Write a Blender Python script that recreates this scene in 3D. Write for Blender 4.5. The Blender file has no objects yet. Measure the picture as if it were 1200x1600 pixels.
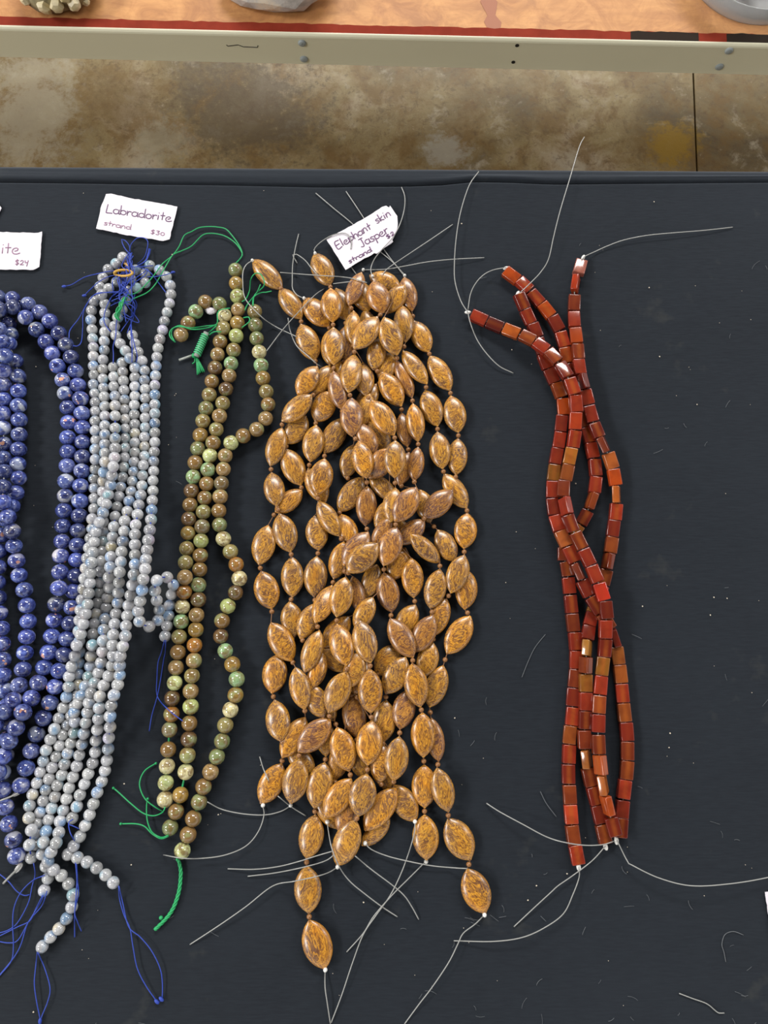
import bpy, bmesh, math, random
import numpy as np
from mathutils import Vector, Matrix, Quaternion

random.seed(7)
np.random.seed(7)
SC = bpy.context.scene
COL = SC.collection

# ------------------------------------------------------------------ camera
F_PX = 1202.0
TILT = math.radians(9.6)
TABLE_Z = 0.75
CAM_H = 0.49
CAM = Vector((0, 0, TABLE_Z + CAM_H))
cam_d = bpy.data.cameras.new('camera')
cam_d.sensor_fit = 'VERTICAL'
cam_d.sensor_height = 24
cam_d.lens = 24 * F_PX / 1600
cam_d.clip_start = 0.01
cam_d.clip_end = 100
cam_o = bpy.data.objects.new('camera', cam_d)
COL.objects.link(cam_o)
cam_o.location = CAM
cam_o.rotation_euler = (TILT, 0, 0)
SC.camera = cam_o

# ------------------------------------------------------------------ world and hall lamps
w = bpy.data.worlds.new('hall_ambient')
SC.world = w
w.use_nodes = True
w.node_tree.nodes['Background'].inputs[0].default_value = (1.0, 0.985, 0.955, 1)
w.node_tree.nodes['Background'].inputs[1].default_value = 1.05

def area(name, loc, target, sx, sy, power, col=(1, 0.98, 0.955)):
    l = bpy.data.lights.new(name, 'AREA')
    l.shape = 'RECTANGLE'
    l.size, l.size_y = sx, sy
    l.energy = power
    l.color = col
    o = bpy.data.objects.new(name, l)
    COL.objects.link(o)
    o.location = loc
    d = Vector(target) - Vector(loc)
    o.rotation_euler = d.to_track_quat('-Z', 'Y').to_euler()
    return o

area('hall_lamp_far', (0.6, 4.6, 4.5), (0, 0.1, 0.75), 3.2, 0.9, 310)
area('hall_lamp_left', (-4.3, 1.2, 4.2), (0, 0.1, 0.75), 1.5, 0.8, 160)
area('hall_lamp_near_left', (-3.8, -2.0, 4.2), (0, 0.1, 0.75), 1.5, 0.8, 120)
area('hall_lamp_right', (4.2, 2.0, 4.4), (0, 0.1, 0.75), 0.9, 1.8, 90)

VS = SC.view_settings
VS.view_transform = 'Standard'
VS.look = 'None'
VS.gamma = 1
VS.use_curve_mapping = False
VS.exposure = 0.0

# ------------------------------------------------------------------ pixel -> place
CT, ST = math.cos(TILT), math.sin(TILT)

def P(px, py, z=0.0):
    """point of the photograph at height z above the table top"""
    u = (px - 600) / F_PX
    v = (800 - py) / F_PX
    d = Vector((u, v * CT + ST, v * ST - CT))
    k = (TABLE_Z + z - CAM.z) / d.z
    return CAM + d * k

def proj(p):
    q = p - CAM
    x, y, zz = q.x, q.y * CT + q.z * ST, -q.y * ST + q.z * CT
    return 600 + F_PX * x / -zz, 800 - F_PX * y / -zz

def Z(ox, oy, s):
    """coordinates read in an enlarged view -> photograph"""
    return lambda pts: [(ox + x / s, oy + y / s) for x, y in pts]

def srgb(r, g, b):
    f = lambda c: (c / 12.92 if c <= 0.04045 else ((c + 0.055) / 1.055) ** 2.4)
    return (f(r / 255), f(g / 255), f(b / 255), 1)

# ------------------------------------------------------------------ node helpers
class NT:
    def __init__(s, name):
        s.m = bpy.data.materials.new(name)
        s.m.use_nodes = True
        s.t = s.m.node_tree
        s.b = s.t.nodes['Principled BSDF']
    def n(s, typ, **kw):
        x = s.t.nodes.new(typ)
        for k, v in kw.items():
            if k in x.inputs:
                x.inputs[k].default_value = v
            else:
                setattr(x, k, v)
        return x
    def l(s, a, b):
        s.t.links.new(a, b)
    def ramp(s, fac, stops, interp='LINEAR'):
        r = s.n('ShaderNodeValToRGB')
        cr = r.color_ramp
        cr.interpolation = interp
        while len(cr.elements) < len(stops):
            cr.elements.new(0.5)
        for e, (p, c) in zip(cr.elements, stops):
            e.position = p
            e.color = c
        s.l(fac, r.inputs[0])
        return r.outputs[0]
    def mix(s, fac, a, b, mode='MIX'):
        x = s.n('ShaderNodeMix', data_type='RGBA', blend_type=mode)
        for v, i in ((fac, 0), (a, 6), (b, 7)):
            if isinstance(v, (int, float)) or isinstance(v, tuple):
                x.inputs[i].default_value = v
            else:
                s.l(v, x.inputs[i])
        return x.outputs[2]
    def math(s, op, a, b=0.0):
        x = s.n('ShaderNodeMath', operation=op)
        for v, i in ((a, 0), (b, 1)):
            if isinstance(v, (int, float)):
                x.inputs[i].default_value = v
            else:
                s.l(v, x.inputs[i])
        return x.outputs[0]
    def objcoord(s, scale=1.0, rnd=True):
        """object coordinates, shifted for every object by its random number"""
        tc = s.n('ShaderNodeTexCoord')
        if not rnd:
            return tc.outputs['Object']
        oi = s.n('ShaderNodeObjectInfo')
        m = s.math('MULTIPLY', oi.outputs['Random'], 91.7)
        c = s.n('ShaderNodeCombineXYZ')
        s.l(m, c.inputs[0])
        s.l(s.math('MULTIPLY', m, 1.7), c.inputs[1])
        s.l(s.math('MULTIPLY', m, 0.6), c.inputs[2])
        a = s.n('ShaderNodeVectorMath', operation='MULTIPLY_ADD')
        s.l(tc.outputs['Object'], a.inputs[0])
        a.inputs[1].default_value = (scale,) * 3
        s.l(c.outputs[0], a.inputs[2])
        return a.outputs[0]
    def noise(s, vec, scale, detail=3, rough=0.5, dist=0.0):
        x = s.n('ShaderNodeTexNoise')
        x.inputs['Scale'].default_value = scale
        x.inputs['Detail'].default_value = detail
        x.inputs['Roughness'].default_value = rough
        x.inputs['Distortion'].default_value = dist
        if vec is not None:
            s.l(vec, x.inputs['Vector'])
        return x.outputs['Fac']
    def bump(s, h, strength, dist=0.001):
        x = s.n('ShaderNodeBump')
        x.inputs['Strength'].default_value = strength
        x.inputs['Distance'].default_value = dist
        s.l(h, x.inputs['Height'])
        s.l(x.outputs[0], s.b.inputs['Normal'])
    def set(s, **kw):
        for k, v in kw.items():
            s.b.inputs[k.replace('_', ' ')].default_value = v
        return s

def plain(name, col, rough=0.5, **kw):
    t = NT(name)
    t.set(Base_Color=col, Roughness=rough, **kw)
    return t.m

# ------------------------------------------------------------------ materials
MAT = {}
# bead coordinates are in units of the bead radius (meshes are unit size, scaled per object)
t = NT('sodalite')
v = t.objcoord(1.0)
n1 = t.noise(v, 1.1, 4, 0.6, 1.2)
n2 = t.noise(v, 0.55, 2, 0.5, 0.6)
n3 = t.noise(v, 3.2, 3, 0.65, 1.5)
base = t.ramp(n1, [(0.30, srgb(25, 28, 64)), (0.45, srgb(50, 60, 122)), (0.60, srgb(80, 95, 160)), (0.78, srgb(134, 147, 196))])
whitef = t.ramp(n2, [(0.58, (0, 0, 0, 1)), (0.66, (1, 1, 1, 1))])
c = t.mix(t.math('MULTIPLY', whitef, 0.8), base, srgb(160, 166, 188))
oi = t.n('ShaderNodeObjectInfo')
c = t.mix(t.ramp(n3, [(0.62, (0, 0, 0, 1)), (0.72, (0.7, 0.7, 0.7, 1))]), c, srgb(44, 48, 96))
orf = t.ramp(t.noise(v, 0.8, 2, 0.5), [(0.70, (0, 0, 0, 1)), (0.72, (0.8, 0.8, 0.8, 1))])
c = t.mix(orf, c, srgb(205, 150, 120))
c = t.mix(0.85, c, oi.outputs['Color'], 'MULTIPLY')
t.l(c, t.b.inputs['Base Color'])
t.set(Roughness=0.12, Specular_IOR_Level=0.7, Coat_Weight=0.4, Coat_Roughness=0.04)
MAT['blue'] = t.m

t = NT('labradorite')
v = t.objcoord(1.0)
n1 = t.noise(v, 1.0, 3, 0.6, 0.8)
base = t.ramp(n1, [(0.30, srgb(174, 177, 182)), (0.5, srgb(200, 203, 207)), (0.75, srgb(222, 224, 226))])
oi = t.n('ShaderNodeObjectInfo')
fl = t.ramp(t.noise(v, 0.45, 1, 0.3), [(0.54, (0, 0, 0, 1)), (0.68, (1, 1, 1, 1))])
flc = t.ramp(oi.outputs['Random'], [(0.0, srgb(96, 158, 222)), (0.5, srgb(126, 180, 232)), (0.75, srgb(150, 212, 222)), (0.88, srgb(215, 205, 240)), (0.95, srgb(240, 225, 170))])
c = t.mix(t.math('MULTIPLY', fl, 0.65), base, flc)  # iridescent flash of the stone painted in as fixed colour patches
inc = t.ramp(t.noise(v, 2.6, 3, 0.6, 0.6), [(0.66, (0, 0, 0, 1)), (0.72, (0.6, 0.6, 0.6, 1))])
c = t.mix(t.math('MULTIPLY', inc, 0.5), c, srgb(130, 128, 128))
c = t.mix(1.0, c, oi.outputs['Color'], 'MULTIPLY')
t.l(c, t.b.inputs['Base Color'])
t.set(Roughness=0.10, Specular_IOR_Level=0.8, Subsurface_Weight=0.5, Subsurface_Scale=0.004, Transmission_Weight=0.3, IOR=1.55, Coat_Weight=0.5, Coat_Roughness=0.05)
t.b.inputs['Subsurface Radius'].default_value = (1, 1, 1)
MAT['white'] = t.m

t = NT('mottled_opal')
v = t.objcoord(1.0)
oi = t.n('ShaderNodeObjectInfo')
n1 = t.noise(v, 0.9, 4, 0.6, 0.8)
n2 = t.noise(v, 1.6, 4, 0.7, 1.0)
c = t.mix(t.ramp(n1, [(0.46, (0, 0, 0, 1)), (0.60, (0.85, 0.85, 0.85, 1))]), oi.outputs['Color'], srgb(110, 86, 50))
c = t.mix(t.ramp(t.noise(v, 0.7, 2), [(0.55, (0, 0, 0, 1)), (0.66, (0.6, 0.6, 0.6, 1))]), c, srgb(134, 146, 100))
c = t.mix(t.ramp(n2, [(0.62, (0, 0, 0, 1)), (0.70, (0.75, 0.75, 0.75, 1))]), c, srgb(78, 56, 36))
c = t.mix(t.ramp(n2, [(0.28, (0.5, 0.5, 0.5, 1)), (0.38, (0, 0, 0, 1))]), c, srgb(168, 148, 104))
t.l(c, t.b.inputs['Base Color'])
t.set(Roughness=0.14, Specular_IOR_Level=0.65, Coat_Weight=0.3, Coat_Roughness=0.05)
MAT['green'] = t.m

t = NT('elephant_skin_jasper')
v = t.objcoord(1.0)
oi = t.n('ShaderNodeObjectInfo')
n0 = t.noise(v, 0.6, 3, 0.55, 1.0)
vr = t.n('ShaderNodeVectorRotate', rotation_type='Z_AXIS')
t.l(v, vr.inputs['Vector'])
t.l(t.math('MULTIPLY', oi.outputs['Random'], 37.0), vr.inputs['Angle'])
ms = t.n('ShaderNodeMapping')
ms.inputs['Scale'].default_value = (1.0, 0.38, 0.8)
t.l(vr.outputs[0], ms.inputs[0])
st1 = t.noise(ms.outputs[0], 2.4, 3, 0.55, 3.6)
st2 = t.noise(ms.outputs[0], 3.6, 3, 0.6, 2.8)
c = t.ramp(n0, [(0.32, srgb(166, 108, 34)), (0.46, srgb(144, 98, 44)), (0.57, srgb(124, 88, 56)), (0.70, srgb(102, 74, 62))])
c = t.mix(t.ramp(st2, [(0.44, (0.75, 0.75, 0.75, 1)), (0.50, (0, 0, 0, 1))]), c, srgb(86, 54, 38))
c = t.mix(t.ramp(st1, [(0.50, (0, 0, 0, 1)), (0.56, (0.8, 0.8, 0.8, 1)), (0.62, (0.2, 0.2, 0.2, 1))]), c, srgb(208, 150, 52))
c = t.mix(t.ramp(t.noise(v, 2.2, 4, 0.7, 1.0), [(0.60, (0, 0, 0, 1)), (0.68, (0.7, 0.7, 0.7, 1))]), c, srgb(90, 56, 48))
c = t.mix(0.9, c, oi.outputs['Color'], 'MULTIPLY')
t.l(c, t.b.inputs['Base Color'])
t.set(Roughness=0.27, Specular_IOR_Level=0.7)
MAT['jasper'] = t.m

t = NT('carnelian')
v = t.objcoord(1.0)
oi = t.n('ShaderNodeObjectInfo')
tc = t.n('ShaderNodeTexCoord')
sp = t.n('ShaderNodeSeparateXYZ')
t.l(tc.outputs['Object'], sp.inputs[0])
ax = t.math('ABSOLUTE', sp.outputs[0])
band = t.ramp(ax, [(0.0, (1, 1, 1, 1)), (0.10, (0.8, 0.8, 0.8, 1)), (0.26, (0, 0, 0, 1))])
onoff = t.ramp(t.math('FRACT', t.math('MULTIPLY', oi.outputs['Random'], 7.3)), [(0.45, (0.08, 0.08, 0.08, 1)), (0.6, (0.5, 0.5, 0.5, 1))])
c = t.mix(t.math('MULTIPLY', band, onoff), oi.outputs['Color'], srgb(160, 84, 32))
c = t.mix(t.ramp(t.noise(v, 0.8, 3, 0.5, 0.6), [(0.42, (0, 0, 0, 1)), (0.68, (0.45, 0.45, 0.45, 1))]), c, srgb(84, 24, 16))
t.l(c, t.b.inputs['Base Color'])
t.set(Roughness=0.12, Specular_IOR_Level=0.6, Transmission_Weight=0.12)
MAT['carnelian'] = t.m

MAT['spacer'] = plain('spacer_stone', srgb(132, 90, 50), 0.25)
MAT['wire'] = plain('monofilament', srgb(142, 143, 140), 0.3, Specular_IOR_Level=0.6)
MAT['jstring'] = plain('tan_cord', srgb(120, 84, 54), 0.6)
MAT['knot'] = plain('crimped_knot', srgb(220, 220, 216), 0.35)
MAT['bluethread'] = plain('blue_nylon', srgb(32, 60, 158), 0.55)
MAT['greenthread'] = plain('green_nylon', srgb(24, 150, 86), 0.55)
MAT['rubber'] = plain('tan_rubber', srgb(186, 146, 58), 0.5)
MAT['ink'] = plain('purple_ink', srgb(104, 72, 108), 0.7)
MAT['inkpale'] = plain('faint_purple_ink', srgb(146, 108, 136), 0.7)
MAT['greytube'] = plain('grey_plastic', srgb(150, 155, 150), 0.35)

t = NT('card_paper')
n = t.noise(t.objcoord(1.0), 40, 3)
t.l(t.ramp(n, [(0.3, srgb(208, 204, 212)), (0.7, srgb(216, 212, 220))]), t.b.inputs['Base Color'])
t.set(Roughness=0.75)
MAT['paper'] = t.m

t = NT('black_cloth')
tc = t.n('ShaderNodeTexCoord')
mp = t.n('ShaderNodeMapping')
mp.inputs['Scale'].default_value = (120, 900, 1)
t.l(tc.outputs['Object'], mp.inputs[0])
weave = t.noise(mp.outputs[0], 1.0, 3, 0.6)
blot = t.noise(tc.outputs['Object'], 7, 4, 0.6)
dusty = t.noise(tc.outputs['Object'], 26, 4, 0.7)
c = t.ramp(weave, [(0.3, srgb(20, 24, 30)), (0.7, srgb(26, 31, 37))])
c = t.mix(t.ramp(blot, [(0.35, (0, 0, 0, 1)), (0.75, (0.35, 0.35, 0.35, 1))]), c, srgb(34, 39, 46))
c = t.mix(t.ramp(dusty, [(0.62, (0, 0, 0, 1)), (0.80, (0.30, 0.30, 0.30, 1))]), c, srgb(72, 72, 66))
t.l(c, t.b.inputs['Base Color'])
t.set(Roughness=0.85, Specular_IOR_Level=0.12)
t.b.inputs['Sheen Weight'].default_value = 0.2
t.b.inputs['Sheen Roughness'].default_value = 0.5
t.b.inputs['Sheen Tint'].default_value = (0.75, 0.85, 1, 1)
t.bump(weave, 0.15, 0.0005)
MAT['cloth'] = t.m

t = NT('stained_concrete')
tc = t.n('ShaderNodeTexCoord')
o = tc.outputs['Object']
n1 = t.noise(o, 4.0, 6, 0.62, 0.5)
n2 = t.noise(o, 16, 6, 0.7, 0.3)
n3 = t.noise(o, 70, 6, 0.78)
c = t.ramp(n1, [(0.30, srgb(92, 80, 54)), (0.43, srgb(126, 110, 72)), (0.53, srgb(150, 134, 92)), (0.62, srgb(170, 156, 126)), (0.75, srgb(172, 166, 148))])
c = t.mix(t.ramp(n2, [(0.46, (0, 0, 0, 1)), (0.60, (0.75, 0.75, 0.75, 1))]), c, srgb(118, 91, 40))
c = t.mix(t.ramp(n2, [(0.30, (0.7, 0.7, 0.7, 1)), (0.42, (0, 0, 0, 1))]), c, srgb(186, 178, 154))
c = t.mix(t.ramp(n3, [(0.36, (0.5, 0.5, 0.5, 1)), (0.46, (0, 0, 0, 1))]), c, srgb(84, 64, 38))
c = t.mix(t.ramp(n3, [(0.60, (0, 0, 0, 1)), (0.72, (0.5, 0.5, 0.5, 1))]), c, srgb(200, 188, 156))
c = t.mix(t.ramp(t.noise(o, 45, 4, 0.7, 0.8), [(0.55, (0, 0, 0, 1)), (0.66, (0.5, 0.5, 0.5, 1))]), c, srgb(98, 76, 44))
def spot(c, px, py, rx, ry, col, k):
    p = P(px, py, -TABLE_Z)
    m = t.n('ShaderNodeMapping')
    m.inputs['Location'].default_value = (-p.x / rx, -p.y / ry, 0)
    m.inputs['Scale'].default_value = (1 / rx, 1 / ry, 0)
    t.l(o, m.inputs[0])
    ln = t.n('ShaderNodeVectorMath', operation='LENGTH')
    t.l(m.outputs[0], ln.inputs[0])
    d = t.math('ADD', ln.outputs['Value'], t.math('MULTIPLY', t.math('SUBTRACT', n2, 0.5), 2.2))
    d = t.math('ADD', d, t.math('MULTIPLY', t.math('SUBTRACT', n3, 0.5), 2.2))
    return t.mix(t.ramp(d, [(0.45, (k, k, k, 1)), (1.0, (0, 0, 0, 1))]), c, col)
c = spot(c, 1050, 228, 0.06, 0.05, srgb(152, 120, 14), 0.85)
c = spot(c, 385, 170, 0.16, 0.12, srgb(92, 78, 54), 0.75)
c = spot(c, 190, 160, 0.09, 0.07, srgb(112, 88, 44), 0.6)
c = spot(c, 50, 170, 0.10, 0.16, srgb(168, 160, 136), 0.7)
c = spot(c, 700, 235, 0.05, 0.04, srgb(168, 166, 152), 0.7)
c = spot(c, 250, 215, 0.06, 0.05, srgb(160, 154, 128), 0.6)
t.l(c, t.b.inputs['Base Color'])
t.set(Roughness=0.55)
t.bump(n3, 0.3, 0.002)
MAT['floor'] = t.m

t = NT('strand_board')
tc = t.n('ShaderNodeTexCoord')
o = tc.outputs['Object']
mp = t.n('ShaderNodeMapping')
mp.inputs['Scale'].default_value = (26, 60, 1)
mp.inputs['Rotation'].default_value = (0, 0, 0.25)
t.l(o, mp.inputs[0])
nv = t.n('ShaderNodeTexNoise')
nv.inputs['Scale'].default_value = 8
t.l(o, nv.inputs['Vector'])
va = t.n('ShaderNodeVectorMath', operation='MULTIPLY_ADD')
t.l(nv.outputs['Color'], va.inputs[0])
va.inputs[1].default_value = (1.3, 1.3, 0)
t.l(mp.outputs[0], va.inputs[2])
vo = t.n('ShaderNodeTexVoronoi')
vo.inputs['Scale'].default_value = 1.0
vo.inputs['Randomness'].default_value = 1.0
t.l(va.outputs[0], vo.inputs['Vector'])
sx = t.n('ShaderNodeSeparateColor')
t.l(vo.outputs['Color'], sx.inputs[0])
c = t.ramp(sx.outputs[0], [(0.0, srgb(172, 116, 72)), (0.3, srgb(182, 126, 78)), (0.6, srgb(188, 132, 80)), (0.85, srgb(194, 140, 88)), (1.0, srgb(174, 116, 76))])
c = t.mix(0.6, c, t.ramp(t.noise(o, 22, 5, 0.7, 1.5), [(0.35, srgb(146, 98, 58)), (0.5, srgb(182, 130, 76)), (0.62, srgb(202, 150, 92))]))
mp2 = t.n('ShaderNodeMapping')
mp2.inputs['Scale'].default_value = (14, 70, 1)
t.l(o, mp2.inputs[0])
c = t.mix(t.ramp(t.noise(mp2.outputs[0], 1.5, 4, 0.6, 0.8), [(0.42, (0, 0, 0, 1)), (0.7, (0.5, 0.5, 0.5, 1))]), c, srgb(156, 104, 62))
t.l(c, t.b.inputs['Base Color'])
t.set(Roughness=0.6)
MAT['osb'] = t.m

t = NT('painted_steel')
tc = t.n('ShaderNodeTexCoord')
n = t.noise(tc.outputs['Object'], 6, 4)
t.l(t.ramp(n, [(0.3, srgb(222, 219, 194)), (0.7, srgb(228, 225, 200))]), t.b.inputs['Base Color'])
t.set(Roughness=0.4)
MAT['steel'] = t.m
t = NT('red_tape')
n = t.noise(t.objcoord(1.0, False), 60, 3)
t.l(t.ramp(n, [(0.3, srgb(118, 42, 28)), (0.7, srgb(132, 50, 34))]), t.b.inputs['Base Color'])
t.set(Roughness=0.8, Specular_IOR_Level=0.1)
MAT['redtape'] = t.m
MAT['blacktape'] = plain('black_tape', srgb(44, 37, 32), 0.9, Specular_IOR_Level=0.1)
MAT['screw'] = plain('zinc_screw', srgb(150, 158, 160), 0.3)
MAT['hole'] = plain('dark_hole', srgb(30, 26, 20), 0.9)
MAT['legsteel'] = plain('dark_steel', srgb(70, 70, 70), 0.5)
MAT['tablewood'] = plain('table_laminate', srgb(110, 90, 70), 0.6)
t = NT('pale_crystal')
n = t.noise(t.objcoord(1.0, False), 60, 3)
t.l(t.ramp(n, [(0.3, srgb(196, 178, 130)), (0.7, srgb(232, 222, 190))]), t.b.inputs['Base Color'])
t.set(Roughness=0.35)
MAT['crystal'] = t.m
t = NT('crystal_matrix')
n = t.noise(t.objcoord(1.0, False), 90, 4)
t.l(t.ramp(n, [(0.3, srgb(96, 88, 62)), (0.7, srgb(168, 156, 120))]), t.b.inputs['Base Color'])
t.set(Roughness=0.7)
MAT['matrix'] = t.m
t = NT('grey_agate_rock')
n = t.noise(t.objcoord(1.0, False), 45, 5, 0.65)
t.l(t.ramp(n, [(0.3, srgb(140, 134, 128)), (0.48, srgb(188, 182, 176)), (0.6, srgb(214, 200, 180)), (0.75, srgb(180, 140, 98))]), t.b.inputs['Base Color'])
t.set(Roughness=0.5)
MAT['rock'] = t.m
MAT['clear'] = plain('clear_plastic', (0.92, 0.93, 0.93, 1), 0.12, Transmission_Weight=0.75, IOR=1.4)
MAT['pebble'] = plain('grey_pebble', srgb(186, 180, 172), 0.4)
MAT['lint'] = plain('lint_fibre', srgb(92, 96, 100), 0.8)
MAT['crumb'] = plain('pale_crumb', srgb(210, 198, 178), 0.7)

# ------------------------------------------------------------------ object helpers
def tag(o, label=None, cat=None, group=None, kind=None):
    if label: o['label'] = label
    if cat: o['category'] = cat
    if group: o['group'] = group
    if kind: o['kind'] = kind
    return o

def link(o, parent=None):
    COL.objects.link(o)
    if parent is not None:
        o.parent = parent
    return o

def empty(name, loc, label=None, cat=None, group=None):
    o = bpy.data.objects.new(name, None)
    o.empty_display_size = 0.01
    o.location = loc
    link(o)
    return tag(o, label, cat, group)

def mesh_obj(name, verts, faces, mat, parent=None, smooth=True):
    off = parent.location if parent is not None else Vector((0, 0, 0))
    pp = parent
    while pp is not None and pp.parent is not None:
        pp = pp.parent
        off = off + pp.location
    m = bpy.data.meshes.new(name)
    m.from_pydata([tuple(Vector(v) - off) for v in verts], [], faces)
    m.materials.append(mat)
    if smooth:
        m.polygons.foreach_set('use_smooth', [True] * len(m.polygons))
    m.update()
    return link(bpy.data.objects.new(name, m), parent)

def bm_obj(name, bm, mat, parent=None, smooth=False):
    bmesh.ops.recalc_face_normals(bm, faces=bm.faces)
    vs = [v.co.copy() for v in bm.verts]
    bm.verts.index_update()
    fs = [[v.index for v in f.verts] for f in bm.faces]
    bm.free()
    return mesh_obj(name, vs, fs, mat, parent, smooth)

def add_box(bm, x0, x1, y0, y1, z0, z1, mat4=None):
    vs = [bm.verts.new((x, y, z)) for x in (x0, x1) for y in (y0, y1) for z in (z0, z1)]
    for f in ((0, 1, 3, 2), (4, 6, 7, 5), (0, 4, 5, 1), (2, 3, 7, 6), (0, 2, 6, 4), (1, 5, 7, 3)):
        bm.faces.new([vs[i] for i in f])
    if mat4 is not None:
        for v in vs:
            v.co = mat4 @ v.co
    return vs

def bevel_box(name, x0, x1, y0, y1, z0, z1, b, mat, parent=None, mat4=None, seg=2):
    bm = bmesh.new()
    add_box(bm, x0, x1, y0, y1, z0, z1)
    if b > 0:
        bmesh.ops.bevel(bm, geom=bm.edges[:], offset=b, segments=seg, affect='EDGES', profile=0.5)
    if mat4 is not None:
        bmesh.ops.transform(bm, matrix=mat4, verts=bm.verts[:])
    return bm_obj(name, bm, mat, parent, False)

def catmull(pts, step):
    """resample a polyline of vectors (any dimension) as a smooth curve"""
    A = [np.array(p, float) for p in pts]
    if len(A) == 2:
        n = max(2, int(np.linalg.norm(A[1] - A[0]) / step) + 1)
        return [A[0] + (A[1] - A[0]) * i / (n - 1) for i in range(n)]
    A = [2 * A[0] - A[1]] + A + [2 * A[-1] - A[-2]]
    out = []
    for i in range(1, len(A) - 2):
        p0, p1, p2, p3 = A[i - 1:i + 3]
        n = max(1, int(np.linalg.norm(p2 - p1) / step))
        for k in range(n):
            s = k / n
            out.append(0.5 * (2 * p1 + (p2 - p0) * s + (2 * p0 - 5 * p1 + 4 * p2 - p3) * s * s + (3 * p1 - p0 - 3 * p2 + p3) * s ** 3))
    out.append(A[-2])
    return out

def tube_geo(pts, r, sides=6, taper=None):
    pts = [Vector(p) for p in pts]
    vs, fs = [], []
    n = len(pts)
    up = Vector((0, 0, 1))
    for i, p in enumerate(pts):
        d = (pts[min(i + 1, n - 1)] - pts[max(i - 1, 0)])
        if d.length < 1e-9:
            d = Vector((0, 1, 0))
        d.normalize()
        a = d.cross(up)
        if a.length < 1e-4:
            a = d.cross(Vector((1, 0, 0)))
        a.normalize()
        b = a.cross(d)
        rr = r if taper is None else r * taper(i / max(1, n - 1))
        for k in range(sides):
            an = 2 * math.pi * k / sides
            vs.append(p + (a * math.cos(an) + b * math.sin(an)) * rr)
    for i in range(n - 1):
        for k in range(sides):
            k2 = (k + 1) % sides
            fs.append([i * sides + k, i * sides + k2, (i + 1) * sides + k2, (i + 1) * sides + k])
    fs.append(list(range(sides))[::-1])
    fs.append([(n - 1) * sides + k for k in range(sides)])
    return vs, fs

def tubes(name, lines, r, mat, parent, sides=6, taper=None):
    V, Fc = [], []
    for ln in lines:
        v, f = tube_geo(ln, r, sides, taper)
        o = len(V)
        V += v
        Fc += [[i + o for i in q] for q in f]
    return mesh_obj(name, V, Fc, mat, parent)

# ------------------------------------------------------------------ unit bead meshes
def unit_sphere(name, mat, u=24, vv=14):
    bm = bmesh.new()
    bmesh.ops.create_uvsphere(bm, u_segments=u, v_segments=vv, radius=1)
    m = bpy.data.meshes.new(name)
    bm.to_mesh(m)
    bm.free()
    m.polygons.foreach_set('use_smooth', [True] * len(m.polygons))
    m.materials.append(mat)
    return m

def unit_marquise(name, mat):
    """length 2 along y, width 2 along x, thickness 2 along z"""
    vs, fs = [], []
    R, S = 20, 22
    for i in range(R + 1):
        t_ = -1 + 2 * i / R
        t_ = math.sin(t_ * math.pi / 2)
        wx = max(0.10, (1 - abs(t_) ** 2.2) ** 0.76)
        tz = max(0.20, (1 - abs(t_) ** 2.1) ** 0.75)
        for k in range(S):
            a = 2 * math.pi * k / S
            ca, sa = math.cos(a), math.sin(a)
            # lens-like cross-section with a thin rim
            x = math.copysign(abs(ca) ** 0.85, ca)
            z = math.copysign(abs(sa) ** 1.12, sa)
            vs.append((x * wx, t_, z * tz))
    for i in range(R):
        for k in range(S):
            k2 = (k + 1) % S
            fs.append((i * S + k, i * S + k2, (i + 1) * S + k2, (i + 1) * S + k))
    fs.append(tuple(range(S))[::-1])
    fs.append(tuple(R * S + k for k in range(S)))
    m = bpy.data.meshes.new(name)
    m.from_pydata(vs, [], fs)
    m.polygons.foreach_set('use_smooth', [True] * len(m.polygons))
    m.materials.append(mat)
    m.update()
    return m

def unit_tablet(name, mat):
    """true-size flat tablet, its long axis along y"""
    bm = bmesh.new()
    add_box(bm, -0.5, 0.5, -0.7, 0.7, -0.31, 0.31)
    bmesh.ops.recalc_face_normals(bm, faces=bm.faces)
    bmesh.ops.bevel(bm, geom=bm.edges[:], offset=0.09, segments=3, affect='EDGES', profile=0.6)
    for v in bm.verts:   # slightly pillowed faces
        v.co.z *= 1 - 0.12 * (v.co.x / 0.5) ** 2
    m = bpy.data.meshes.new(name)
    bm.to_mesh(m)
    bm.free()
    m.polygons.foreach_set('use_smooth', [True] * len(m.polygons))
    m.materials.append(mat)
    return m

ME = {
    'blue': unit_sphere('sodalite_round', MAT['blue']),
    'white': unit_sphere('labradorite_round', MAT['white'], 20, 12),
    'green': unit_sphere('opal_round', MAT['green']),
    'spacer': unit_sphere('spacer_round', MAT['spacer'], 12, 8),
    'jasper': unit_marquise('jasper_marquise', MAT['jasper']),
    'carnelian': unit_tablet('carnelian_tablet', MAT['carnelian']),
    'knotw': unit_sphere('wire_knot', MAT['knot'], 10, 6),
    'knotb': unit_sphere('thread_knot', MAT['bluethread'], 10, 6),
    'knotg': unit_sphere('green_thread_knot', MAT['greenthread'], 10, 6),
}

def put(name, me, root, loc, rot=None, scale=1, color=None):
    o = bpy.data.objects.new(name, me)
    o.location = Vector(loc) - root.location
    if rot is not None:
        o.rotation_euler = rot.to_euler()
    o.scale = scale if isinstance(scale, tuple) else (scale,) * 3
    if color:
        o.color = color
    return link(o, root)

# ------------------------------------------------------------------ height map of what already lies on the table
HX0, HY0, HS = -0.40, -0.36, 0.0005
HN, HM = 1600, 1600
HM_ = np.zeros((HM, HN), np.float32)

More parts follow.
